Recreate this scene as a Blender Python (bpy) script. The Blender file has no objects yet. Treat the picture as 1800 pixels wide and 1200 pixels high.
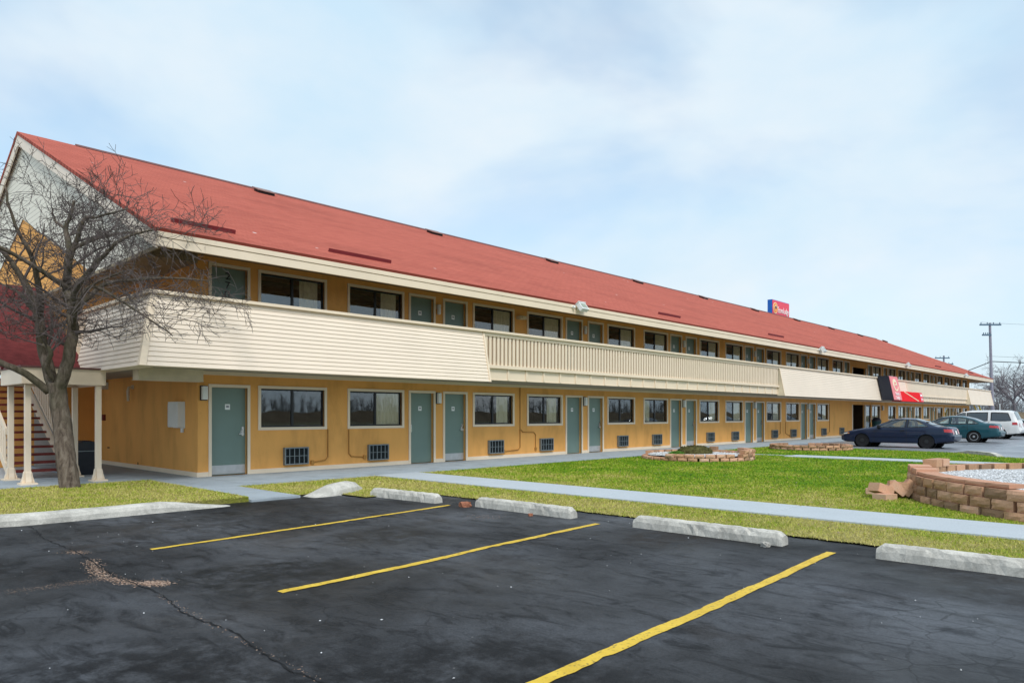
import bpy, bmesh, math, random
import numpy as np
from mathutils import Vector, Matrix
PI = math.pi
random.seed(7)
S = bpy.context.scene
COL = S.collection

# ------------------------------------------------------------------ materials
def new_mat(name):
    m = bpy.data.materials.new(name); m.use_nodes = True
    nt = m.node_tree; b = nt.nodes.get('Principled BSDF')
    return m, nt, b
def N(nt, t, **kw):
    n = nt.nodes.new(t)
    for k, v in kw.items():
        if k in n.inputs.keys(): n.inputs[k].default_value = v
        else: setattr(n, k, v)
    return n
def L(nt, a, b): nt.links.new(a, b)
def scalec(c, k): return (min(c[0]*k, 1), min(c[1]*k, 1), min(c[2]*k, 1), 1)
def noise(nt, vec, scale, detail=4, rough=.55, dist=0.0):
    n = N(nt, 'ShaderNodeTexNoise'); n.inputs['Scale'].default_value = scale
    n.inputs['Detail'].default_value = detail; n.inputs['Roughness'].default_value = rough
    n.inputs['Distortion'].default_value = dist
    L(nt, vec, n.inputs['Vector']); return n.outputs['Fac']
def ramp(nt, fac, stops):
    r = N(nt, 'ShaderNodeValToRGB'); e = r.color_ramp.elements
    while len(e) < len(stops): e.new(.5)
    for i, (p, c) in enumerate(stops):
        e[i].position = p; e[i].color = c if len(c) == 4 else (*c, 1)
    L(nt, fac, r.inputs['Fac']); return r.outputs['Color']
def mixc(nt, fac, a, b, mode='MIX'):
    m = N(nt, 'ShaderNodeMix', data_type='RGBA', blend_type=mode)
    for sock, v in ((m.inputs[0], fac), (m.inputs[6], a), (m.inputs[7], b)):
        if hasattr(v, 'is_output'): L(nt, v, sock)
        else: sock.default_value = v if not isinstance(v, tuple) or len(v) != 3 else (*v, 1)
    return m.outputs[2]
def math_(nt, op, a, b=0.0, clamp=False):
    m = N(nt, 'ShaderNodeMath', operation=op); m.use_clamp = clamp
    for i, v in enumerate((a, b)):
        if hasattr(v, 'is_output'): L(nt, v, m.inputs[i])
        else: m.inputs[i].default_value = v
    return m.outputs[0]
def bump(nt, b, h, strength=.3, dist=.01):
    n = N(nt, 'ShaderNodeBump'); n.inputs['Strength'].default_value = strength
    n.inputs['Distance'].default_value = dist
    L(nt, h, n.inputs['Height']); L(nt, n.outputs[0], b.inputs['Normal'])
def coords(nt, kind='Object'):
    return N(nt, 'ShaderNodeTexCoord').outputs[kind]
def plain(name, c, rough=.6, spec=.3, metal=0.0, var=.12, vscale=3.0, bs=0.0, bscale=40.0, bdist=.01, coat=0.0, fine=.0):
    m, nt, b = new_mat(name); o = coords(nt)
    f = noise(nt, o, vscale, 5)
    col = ramp(nt, f, [(.25, scalec(c, 1-var)), (.75, scalec(c, 1+var))])
    if fine:
        f2 = noise(nt, o, 90, 2)
        col = mixc(nt, fine, col, ramp(nt, f2, [(.3, scalec(c, .6)), (.7, scalec(c, 1.3))]))
    L(nt, col, b.inputs['Base Color'])
    b.inputs['Roughness'].default_value = rough; b.inputs['Specular IOR Level'].default_value = spec
    b.inputs['Metallic'].default_value = metal; b.inputs['Coat Weight'].default_value = coat
    b.inputs['Coat Roughness'].default_value = .04
    if bs: bump(nt, b, noise(nt, o, bscale, 3), bs, bdist)
    return m

M = {}
def stucco():
    m, nt, b = new_mat('stucco_ochre'); o = coords(nt)
    c = (.80, .395, .115)
    mp = N(nt, 'ShaderNodeMapping'); mp.inputs['Scale'].default_value = (1, 1, .35); L(nt, o, mp.inputs[0])
    col = ramp(nt, noise(nt, mp.outputs[0], 1.6, 6, .6), [(.28, scalec(c, .78)), (.5, c+(1,)), (.72, scalec(c, 1.07))])
    sp = noise(nt, o, 6, 4); sp = ramp(nt, sp, [(.66, (0, 0, 0)), (.75, (1, 1, 1))])
    col = mixc(nt, math_(nt, 'MULTIPLY', sp, .14), col, (.30, .13, .035))
    L(nt, col, b.inputs['Base Color']); b.inputs['Roughness'].default_value = .85
    b.inputs['Specular IOR Level'].default_value = .2
    bump(nt, b, noise(nt, o, 28, 4, .7), .55, .012); return m
M['stucco'] = stucco()
M['cream'] = plain('cream_paint', (.82, .67, .505), .55, .3, var=.05, vscale=1.5, bs=.1, bscale=60)
M['cream2'] = plain('cream_siding', (.82, .69, .555), .5, .3, var=.04, vscale=.9, bs=.08, bscale=30)
M['creamend'] = plain('weathered_cream_trim', (.72, .62, .46), .6, .25, var=.1, vscale=4, bs=.15, bscale=50)
M['soffit'] = plain('grey_soffit', (.36, .33, .27), .75, .2, var=.1, vscale=2)
M['soffit2'] = plain('brown_soffit', (.33, .26, .17), .75, .2, var=.1, vscale=2)
M['door'] = plain('sage_door_paint', (.175, .245, .213), .42, .4, var=.05, vscale=2, bs=.05, bscale=80)
M['kick'] = plain('brushed_aluminium', (.52, .52, .52), .38, .5, .35, var=.1, vscale=8)
M['steel'] = plain('satin_steel', (.55, .55, .55), .25, .5, 1.0)
M['plate'] = plain('white_plate', (.82, .82, .80), .4)
M['mark'] = plain('grey_print', (.25, .26, .28), .6)
M['black'] = plain('black_rubber', (.012, .012, .013), .75, .2)
M['digit'] = plain('black_vinyl_digit', (.01, .012, .012), .5)
M['sash'] = plain('bronze_aluminium', (.022, .022, .024), .35, .5, .3)
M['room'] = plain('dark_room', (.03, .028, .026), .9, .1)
M['lightbox'] = plain('frosted_lamp_cover', (.75, .74, .70), .35, .5)
M['acmetal'] = plain('grey_grille_metal', (.20, .23, .24), .5, .4, .3, var=.2, vscale=12)
M['acdark'] = plain('dark_grille', (.018, .024, .026), .6)
M['whitebox'] = plain('white_enamel', (.72, .73, .70), .4, .4, var=.06)
M['conduit'] = plain('painted_conduit', (.42, .20, .045), .5)
M['maroon'] = plain('maroon_paint', (.19, .035, .028), .5, .3, var=.25, vscale=5)
M['roofstrip'] = plain('dark_red_metal', (.17, .018, .022), .5, .3, var=.1)
M['ventm'] = plain('vent_cap', (.24, .14, .12), .5, .3, var=.3, vscale=6)
M['ventside'] = plain('bronze_vent_throat', (.03, .014, .013), .6)
M['ridge'] = plain('dark_ridge_cap', (.16, .07, .065), .7)
M['binblk'] = plain('black_plastic', (.012, .014, .022), .4, .4)
M['yellow'] = plain('yellow_plastic', (.75, .52, .03), .5)
M['bluesign'] = plain('blue_sign_panel', (.010, .13, .52), .4, .4)
M['redsign'] = plain('pinkish_red_sign_panel', (.80, .055, .10), .4, .4, var=.05)
M['pinksign'] = plain('faded_red_sign_panel', (.82, .20, .21), .4, .4, var=.05)
M['brightred'] = plain('bright_red_sign', (.78, .003, .008), .6, .12, var=.04)
M['signblack'] = plain('charcoal_cabinet', (.016, .019, .032), .5, .4)
M['signwhite'] = plain('white_sign_vinyl', (.86, .84, .82), .5)
M['signcream'] = plain('cream_sign_vinyl', (.86, .72, .50), .5)
M['signorange'] = plain('orange_sign_vinyl', (.85, .30, .04), .5)
M['woodpole'] = plain('weathered_pole_wood', (.27, .26, .31), .85, .1, var=.25, vscale=8)
M['polemetal'] = plain('pole_hardware', (.10, .16, .22), .6, .3)
M['wire'] = plain('black_wire', (.03, .03, .035), .6)
M['lampwhite'] = plain('white_cast_metal', (.78, .78, .76), .4, .4)
M['lampglass'] = plain('flood_lens', (.30, .33, .25), .1, .6)
M['rust'] = plain('rusty_spot', (.10, .03, .012), .8)

def shingles():
    m, nt, b = new_mat('red_shingles'); o = coords(nt)
    br = N(nt, 'ShaderNodeTexBrick'); br.inputs['Scale'].default_value = 1.0
    br.inputs['Brick Width'].default_value = .33; br.inputs['Row Height'].default_value = .14
    br.inputs['Mortar Size'].default_value = .009; br.inputs['Mortar Smooth'].default_value = .4
    br.inputs['Color1'].default_value = (.46, .115, .080, 1); br.inputs['Color2'].default_value = (.53, .142, .098, 1)
    br.inputs['Mortar'].default_value = (.34, .075, .052, 1)
    L(nt, o, br.inputs['Vector'])
    mp = N(nt, 'ShaderNodeMapping'); mp.inputs['Scale'].default_value = (.25, 1, 1); L(nt, o, mp.inputs[0])
    st = ramp(nt, noise(nt, mp.outputs[0], .8, 6, .65), [(.28, (.74, .72, .72)), (.5, (.93, .92, .92)), (.72, (1.0, 1.0, 1.0))])
    col = mixc(nt, 1.0, br.outputs['Color'], st, 'MULTIPLY')
    gr = ramp(nt, noise(nt, o, 55, 2), [(.25, (.78, .78, .78)), (.75, (1.0, 1.0, 1.0))])
    col = mixc(nt, .8, col, gr, 'MULTIPLY')
    vo = N(nt, 'ShaderNodeTexVoronoi'); vo.inputs['Scale'].default_value = .7; L(nt, o, vo.inputs['Vector'])
    sp = ramp(nt, vo.outputs['Distance'], [(.03, (1, 1, 1)), (.045, (0, 0, 0))])
    col = mixc(nt, sp, col, (.62, .55, .52))
    L(nt, col, b.inputs['Base Color']); b.inputs['Roughness'].default_value = .9
    b.inputs['Specular IOR Level'].default_value = .15
    bump(nt, b, br.outputs['Fac'], -.5, .01); return m
M['roof'] = shingles()
M['stairroof'] = plain('dark_red_shingles', (.13, .026, .026), .9, .15, var=.3, vscale=6, bs=.4, bscale=25)  # stair roof only: a darker red than the main roof shingles

def gable_siding():
    m, nt, b = new_mat('cream_lap_siding'); o = coords(nt)
    sx = N(nt, 'ShaderNodeSeparateXYZ'); L(nt, o, sx.inputs[0])
    f = math_(nt, 'FRACT', math_(nt, 'MULTIPLY', sx.outputs['Z'], 7.0))
    col = ramp(nt, f, [(0.0, (.34, .29, .22)), (.07, (.34, .29, .22)), (.10, (.76, .70, .58)), (1, (.80, .74, .62))])
    L(nt, col, b.inputs['Base Color']); b.inputs['Roughness'].default_value = .6
    bump(nt, b, f, -.4, .02); return m
M['gablesiding'] = gable_siding()

def glass(name, tint, refl=.10):
    m, nt, b = new_mat(name); nt.nodes.remove(b)
    out = nt.nodes['Material Output']
    t = N(nt, 'ShaderNodeBsdfTransparent'); t.inputs[0].default_value = (*tint, 1)
    g = N(nt, 'ShaderNodeBsdfGlossy'); g.inputs['Roughness'].default_value = .015
    g.inputs[0].default_value = (.92, .96, 1.0, 1)
    o = coords(nt); bp = N(nt, 'ShaderNodeBump'); bp.inputs['Strength'].default_value = .05; bp.inputs['Distance'].default_value = .02
    L(nt, noise(nt, o, 1.3, 1), bp.inputs['Height']); L(nt, bp.outputs[0], g.inputs['Normal'])
    # Schlick reflectance from |N.I|, the same from both sides of the thin pane
    ge = N(nt, 'ShaderNodeNewGeometry'); dt = N(nt, 'ShaderNodeVectorMath', operation='DOT_PRODUCT'); L(nt, ge.outputs['Normal'], dt.inputs[0]); L(nt, ge.outputs['Incoming'], dt.inputs[1])
    f = math_(nt, 'POWER', math_(nt, 'SUBTRACT', 1.0, math_(nt, 'ABSOLUTE', dt.outputs['Value']), True), 5.0)
    f = math_(nt, 'ADD', math_(nt, 'MULTIPLY', f, .93), .045+refl, True)
    mx = N(nt, 'ShaderNodeMixShader'); L(nt, f, mx.inputs[0]); L(nt, t.outputs[0], mx.inputs[1]); L(nt, g.outputs[0], mx.inputs[2])
    L(nt, mx.outputs[0], out.inputs[0]); return m
M['glass'] = glass('window_glass', (.89, .885, .86), .045)
M['carglass'] = glass('car_glass', (.62, .72, .68), .10)
M['tintglass'] = glass('tinted_car_glass', (.10, .12, .14), .08)

def curtain_mat():
    m, nt, b = new_mat('cream_curtain'); o = coords(nt)
    L(nt, ramp(nt, noise(nt, o, 2, 3), [(.3, (.76, .71, .54)), (.7, (.86, .82, .66))]), b.inputs['Base Color'])
    b.inputs['Roughness'].default_value = .9; b.inputs['Specular IOR Level'].default_value = .1; return m
M['curtain'] = curtain_mat()

def concrete(name, c, stain=.35, sc=2.0, crack=0):
    m, nt, b = new_mat(name); o = coords(nt)
    col = ramp(nt, noise(nt, o, sc, 6, .6), [(.28, scalec(c, 1-stain)), (.72, scalec(c, 1.06))])
    f2 = noise(nt, o, 60, 3)
    col = mixc(nt, .5, col, ramp(nt, f2, [(.3, scalec(c, .72)), (.7, scalec(c, 1.15))]))
    if stain > .4:
        st = ramp(nt, noise(nt, o, 5, 7, .7, .6), [(.40, (1, 1, 1)), (.56, (0, 0, 0))])
        col = mixc(nt, math_(nt, 'MULTIPLY', st, .38), col, (.18, .17, .15))
    v = N(nt, 'ShaderNodeTexVoronoi'); v.inputs['Scale'].default_value = 26; L(nt, o, v.inputs['Vector'])
    sp = ramp(nt, v.outputs['Distance'], [(.05, (1, 1, 1)), (.12, (0, 0, 0))])
    col = mixc(nt, math_(nt, 'MULTIPLY', sp, .35), col, scalec(c, .35))
    L(nt, col, b.inputs['Base Color']); b.inputs['Roughness'].default_value = .85
    b.inputs['Specular IOR Level'].default_value = .25
    bump(nt, b, noise(nt, o, 45, 5, .7), .35, .01); return m
M['conc'] = concrete('worn_concrete', (.63, .60, .54), .42, 3.0)

def jointed(name, c, stain, sc):
    m = concrete(name, c, stain, sc); nt = m.node_tree; b = nt.nodes['Principled BSDF']; src = b.inputs['Base Color'].links[0].from_socket; o = coords(nt)
    sx = N(nt, 'ShaderNodeSeparateXYZ'); L(nt, o, sx.inputs[0])
    f = math_(nt, 'FRACT', math_(nt, 'MULTIPLY', sx.outputs['X'], 1/1.83)); j = math_(nt, 'LESS_THAN', f, .010)
    dirt = ramp(nt, noise(nt, o, 1.7, 6, .65), [(.50, (0, 0, 0)), (.66, (1, 1, 1))])
    col = mixc(nt, math_(nt, 'MULTIPLY', dirt, .45), src, scalec(c, .55)); col = mixc(nt, math_(nt, 'MULTIPLY', j, .7), col, scalec(c, .3)); L(nt, col, b.inputs['Base Color']); return m
M['walk'] = jointed('blue_grey_painted_walk', (.36, .405, .44), .16, 1.2)
M['sidewalk'] = concrete('pale_sidewalk', (.46, .50, .53), .12, 1.0)
M['stone'] = concrete('pale_stone', (.45, .42, .38), .3, 6)

STAINS = [(-5.9, -12.6, 2.0, (.007, .007, .008), .9), (-4.2, -13.6, 1.3, (.009, .009, .010), .85), (-3.7, -10.3, 1.1, (.008, .008, .007), .85), (-5.6, -8.3, 1.0, (.010, .009, .008), .7),
          (.55, -11.9, .85, (.022, .016, .012), .8), (.3, -15.2, 1.0, (.020, .017, .015), .8), (-1.6, -9.3, .9, (.016, .014, .011), .7), (-2.9, -6.6, 1.2, (.016, .015, .013), .6)]
def N_col(nt, v, sc): n = N(nt, 'ShaderNodeTexNoise'); n.inputs['Scale'].default_value = sc; n.inputs['Detail'].default_value = 5; L(nt, v, n.inputs['Vector']); return n.outputs['Color']
def asphalt():
    m, nt, b = new_mat('sealed_asphalt'); o = coords(nt)
    base = ramp(nt, noise(nt, o, .38, 6, .62, .4), [(.32, (.016, .016, .017)), (.44, (.038, .039, .042)), (.54, (.066, .069, .076)), (.66, (.105, .112, .126))])
    mp = N(nt, 'ShaderNodeMapping'); mp.inputs['Scale'].default_value = (2.2, .9, 1); mp.inputs['Rotation'].default_value = (0, 0, .5); L(nt, o, mp.inputs[0])
    n2 = ramp(nt, noise(nt, mp.outputs[0], 2.2, 8, .72, .8), [(.38, (.22, .22, .23)), (.50, (.85, .85, .85)), (.70, (1.0, 1.0, 1.0))])
    col = mixc(nt, .85, base, n2, 'MULTIPLY')
    # brown oily spots
    n3 = ramp(nt, noise(nt, o, .75, 5, .6), [(.60, (0, 0, 0)), (.70, (1, 1, 1))])
    col = mixc(nt, math_(nt, 'MULTIPLY', n3, .55), col, (.022, .017, .014))
    # broad damp and oil-dark stains, each in its own spot
    wp = mixc(nt, .30, o, N_col(nt, o, 1.1))
    for (sx_, sy_, r_, c_, k_) in STAINS:
        vd = N(nt, 'ShaderNodeVectorMath', operation='DISTANCE'); L(nt, wp, vd.inputs[0]); vd.inputs[1].default_value = (sx_*.70+.15, sy_*.70+.15, .12)
        mr = N(nt, 'ShaderNodeMapRange', interpolation_type='SMOOTHSTEP'); L(nt, vd.outputs['Value'], mr.inputs[0]); mr.inputs[1].default_value = r_*.7; mr.inputs[2].default_value = r_*.28; mr.inputs[3].default_value = 0; mr.inputs[4].default_value = 1
        br_ = ramp(nt, noise(nt, o, 4.5, 6, .7), [(.36, (0, 0, 0)), (.56, (1, 1, 1))])
        col = mixc(nt, math_(nt, 'MULTIPLY', math_(nt, 'MULTIPLY', mr.outputs[0], br_), k_), col, c_)
    # fine aggregate
    v = N(nt, 'ShaderNodeTexVoronoi'); v.inputs['Scale'].default_value = 85; L(nt, o, v.inputs['Vector'])
    ag = ramp(nt, v.outputs['Color'], [(.2, (.55, .55, .56)), (.85, (1.0, 1.0, 1.0)), (.97, (1.0, 1.0, 1.0))])
    col = mixc(nt, .6, col, ag, 'MULTIPLY')
    # fine crazing, only in some patches
    dn = N(nt, 'ShaderNodeTexNoise'); dn.inputs['Scale'].default_value = 3; dn.inputs['Detail'].default_value = 4; L(nt, o, dn.inputs['Vector'])
    dv = mixc(nt, .16, o, dn.outputs['Color'])
    vc = N(nt, 'ShaderNodeTexVoronoi', feature='DISTANCE_TO_EDGE'); vc.inputs['Scale'].default_value = 3.4; L(nt, dv, vc.inputs['Vector'])
    cr = ramp(nt, vc.outputs['Distance'], [(.008, (1, 1, 1)), (.028, (0, 0, 0))])
    mask = ramp(nt, noise(nt, o, .55, 3), [(.52, (0, 0, 0)), (.64, (1, 1, 1))])
    crk = math_(nt, 'MULTIPLY', cr, mask)
    col = mixc(nt, math_(nt, 'MULTIPLY', crk, .5), col, (.009, .009, .009))
    # pale grit specks
    v2 = N(nt, 'ShaderNodeTexVoronoi'); v2.inputs['Scale'].default_value = 4.2; L(nt, o, v2.inputs['Vector'])
    sp = ramp(nt, v2.outputs['Distance'], [(.022, (1, 1, 1)), (.034, (0, 0, 0))])
    col = mixc(nt, math_(nt, 'MULTIPLY', sp, .28), col, (.35, .35, .33))
    L(nt, col, b.inputs['Base Color'])
    rg = ramp(nt, noise(nt, o, .5, 5, .6, .5), [(.35, (.45, .45, .45)), (.65, (.8, .8, .8))])
    L(nt, rg, b.inputs['Roughness']); b.inputs['Specular IOR Level'].default_value = .16
    hb = math_(nt, 'SUBTRACT', math_(nt, 'ADD', noise(nt, o, 110, 3, .7), math_(nt, 'MULTIPLY', noise(nt, o, 9, 4), .8)), crk)
    bump(nt, b, hb, .32, .008); return m
M['asphalt'] = asphalt()
def wetdrive():
    m, nt, b = new_mat('damp_grey_drive'); o = coords(nt)
    L(nt, ramp(nt, noise(nt, o, .35, 6, .6), [(.3, (.16, .17, .19)), (.7, (.25, .265, .29))]), b.inputs['Base Color'])
    L(nt, ramp(nt, noise(nt, o, .5, 4), [(.35, (.22, .22, .22)), (.65, (.5, .5, .5))]), b.inputs['Roughness'])
    bump(nt, b, noise(nt, o, 60, 3), .15, .006); return m
M['drive'] = wetdrive()

def yellow_paint():
    m, nt, b = new_mat('worn_yellow_paint'); o = coords(nt)
    col = ramp(nt, noise(nt, o, 5, 5, .65), [(.3, (.56, .355, .018)), (.7, (.74, .50, .045))])
    w = ramp(nt, noise(nt, o, 26, 6, .75), [(.36, (1, 1, 1)), (.45, (0, 0, 0))])
    col = mixc(nt, math_(nt, 'MULTIPLY', w, .8), col, (.06, .05, .03))
    L(nt, col, b.inputs['Base Color']); b.inputs['Roughness'].default_value = .65
    bump(nt, b, noise(nt, o, 70, 3), .3, .006); return m
M['ypaint'] = yellow_paint()

def grass_mat(name, blade):
    m, nt, b = new_mat(name); o = coords(nt)
    sx = N(nt, 'ShaderNodeSeparateXYZ'); L(nt, o, sx.inputs[0])
    n1 = noise(nt, o, .55, 5, .6); n2 = noise(nt, o, 3.2, 4, .6)
    f = math_(nt, 'ADD', math_(nt, 'MULTIPLY', n1, .62), math_(nt, 'MULTIPLY', n2, .38))
    # the strip by the kerbs is drier than the middle of the lawn
    dry = N(nt, 'ShaderNodeMapRange'); dry.inputs[1].default_value = 2.0; dry.inputs[2].default_value = 9.0
    dry.inputs[3].default_value = .19; dry.inputs[4].default_value = -.05; L(nt, sx.outputs['X'], dry.inputs[0])
    f = math_(nt, 'ADD', f, dry.outputs[0])
    if blade:
        a = N(nt, 'ShaderNodeAttribute', attribute_name='tint')
        f = math_(nt, 'ADD', f, math_(nt, 'MULTIPLY', math_(nt, 'SUBTRACT', a.outputs['Fac'], .5), .34))
    k = 1.0 if blade else .72
    col = ramp(nt, f, [(.33, (.095*k, .235*k, .008*k)), (.46, (.20*k, .34*k, .012*k)), (.57, (.34*k, .38*k, .035*k)), (.72, (.52*k, .45*k, .15*k))])
    if not blade:
        fine = ramp(nt, noise(nt, o, 38, 4, .7), [(.3, (.45, .45, .40)), (.65, (1, 1, 1))])
        col = mixc(nt, .9, col, fine, 'MULTIPLY')
        bump(nt, b, noise(nt, o, 30, 4, .7), .8, .03)
    L(nt, col, b.inputs['Base Color']); b.inputs['Roughness'].default_value = .75
    b.inputs['Specular IOR Level'].default_value = .15
    return m
M['grass'] = grass_mat('lawn_turf', False)
M['blade'] = grass_mat('grass_blades', True)
M['farground'] = plain('far_ground', (.13, .12, .07), .95, .1, var=.3, vscale=.05)

def attr_mat(name, stops, rough=.85, bs=.6, bscale=30, bdist=.012, fine=.5):
    m, nt, b = new_mat(name); o = coords(nt)
    a = N(nt, 'ShaderNodeAttribute', attribute_name='tint')
    f = math_(nt, 'ADD', a.outputs['Fac'], math_(nt, 'MULTIPLY', math_(nt, 'SUBTRACT', noise(nt, o, 9, 5, .65), .5), .7))
    col = ramp(nt, f, stops)
    fn = ramp(nt, noise(nt, o, 70, 3), [(.3, (.6, .6, .6)), (.7, (1, 1, 1))])
    col = mixc(nt, fine, col, fn, 'MULTIPLY')
    L(nt, col, b.inputs['Base Color']); b.inputs['Roughness'].default_value = rough
    b.inputs['Specular IOR Level'].default_value = .2
    bump(nt, b, noise(nt, o, bscale, 4, .7), bs, bdist); return m
M['block'] = attr_mat('split_face_block', [(.10, (.32, .195, .12)), (.42, (.54, .31, .18)), (.8, (.66, .385, .25)), (1, (.64, .43, .30))])
M['blockcap'] = attr_mat('smooth_block_top', [(.2, (.46, .24, .15)), (.8, (.60, .33, .22))], bs=.15, fine=.25)
M['pebble'] = attr_mat('white_gravel', [(.1, (.42, .42, .42)), (.5, (.66, .67, .68)), (1, (.85, .86, .88))], fine=.2, bs=.1)
M['gravelbed'] = plain('white_gravel_bed', (.50, .50, .50), .9, .1, var=.2, vscale=14, bs=.9, bscale=28, bdist=.03)
M['tangrit'] = attr_mat('tan_grit', [(.1, (.16, .10, .07)), (.5, (.34, .225, .165)), (1, (.48, .36, .28))], fine=.2, bs=.1)
M['brick'] = plain('broken_brick', (.34, .14, .085), .9, .1, var=.3, vscale=20, bs=.5)
M['scrub'] = plain('dead_ground_cover', (.105, .095, .035), .9, .1, var=.45, vscale=9, bs=1, bscale=30, bdist=.05)
M['leafgreen'] = plain('low_leaves', (.10, .22, .03), .7, .2, var=.3, vscale=9)

def bark():
    m, nt, b = new_mat('grey_bark'); o = coords(nt)
    mp = N(nt, 'ShaderNodeMapping'); mp.inputs['Scale'].default_value = (1, 1, .3); L(nt, o, mp.inputs[0])
    f = noise(nt, mp.outputs[0], 14, 6, .7, .6)
    col = ramp(nt, f, [(.32, (.045, .034, .028)), (.5, (.15, .115, .09)), (.72, (.27, .225, .18))])
    sx = N(nt, 'ShaderNodeSeparateXYZ'); L(nt, o, sx.inputs[0])
    mr = N(nt, 'ShaderNodeMapRange'); mr.inputs[1].default_value = .9; mr.inputs[2].default_value = 1.9; L(nt, sx.outputs['Z'], mr.inputs[0])
    mo = math_(nt, 'MULTIPLY', mr.outputs[0], ramp(nt, noise(nt, o, 3, 4), [(.35, (0, 0, 0)), (.6, (1, 1, 1))]))
    col = mixc(nt, math_(nt, 'MULTIPLY', mo, .65), col, (.065, .062, .034))
    L(nt, col, b.inputs['Base Color']); b.inputs['Roughness'].default_value = .95; b.inputs['Specular IOR Level'].default_value = .1
    bump(nt, b, f, 1.0, .03); return m
M['bark'] = bark()
M['twig'] = plain('dark_twigs', (.115, .094, .088), .9, .1, var=.35, vscale=2)
M['fartwig'] = plain('far_bare_branches', (.17, .15, .16), .95, .05, var=.2, vscale=.5)
M['farwood'] = plain('far_wood_grey', (.22, .23, .25), .95, .05, var=.25, vscale=.3)
M['farwood2'] = plain('near_wood_brown', (.19, .19, .185), .95, .05, var=.25, vscale=.3)
M['bank'] = plain('brown_bank', (.16, .125, .085), .95, .05, var=.3, vscale=.4)

def carpaint(name, c, metal=.0, rough=.4):
    m, nt, b = new_mat(name)
    o = coords(nt); L(nt, ramp(nt, noise(nt, o, 3, 4), [(.3, scalec(c, .92)), (.7, scalec(c, 1.06))]), b.inputs['Base Color'])
    b.inputs['Metallic'].default_value = metal; b.inputs['Roughness'].default_value = rough
    b.inputs['Coat Weight'].default_value = .55; b.inputs['Coat Roughness'].default_value = .05; b.inputs['Specular IOR Level'].default_value = .25; return m
M['navy'] = carpaint('navy_car_paint', (.004, .013, .042))
M['teal'] = carpaint('teal_car_paint', (.008, .065, .085), .1)
M['whitecar'] = carpaint('white_car_paint', (.70, .70, .69), 0, .4)
M['darkcar'] = carpaint('dark_green_car_paint', (.012, .028, .026))
M['trim'] = plain('black_trim', (.015, .015, .016), .55)
M['seat'] = plain('grey_seat', (.16, .16, .16), .9)
M['tail'] = plain('red_lens', (.42, .012, .014), .12, .6, coat=.6)
M['amber'] = plain('amber_lens', (.75, .30, .10), .12, .6)
M['head'] = plain('clear_lens', (.75, .72, .66), .1, .7)
M['alloy'] = plain('alloy_rim', (.55, .56, .58), .3, .5, .8)
M['steelrim'] = plain('black_steel_rim', (.028, .030, .032), .45, .4, .3)
M['tyre'] = plain('tyre_rubber', (.016, .016, .017), .85, .2)
M['chrome'] = plain('chrome', (.7, .7, .7), .12, .5, 1.0)

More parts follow.
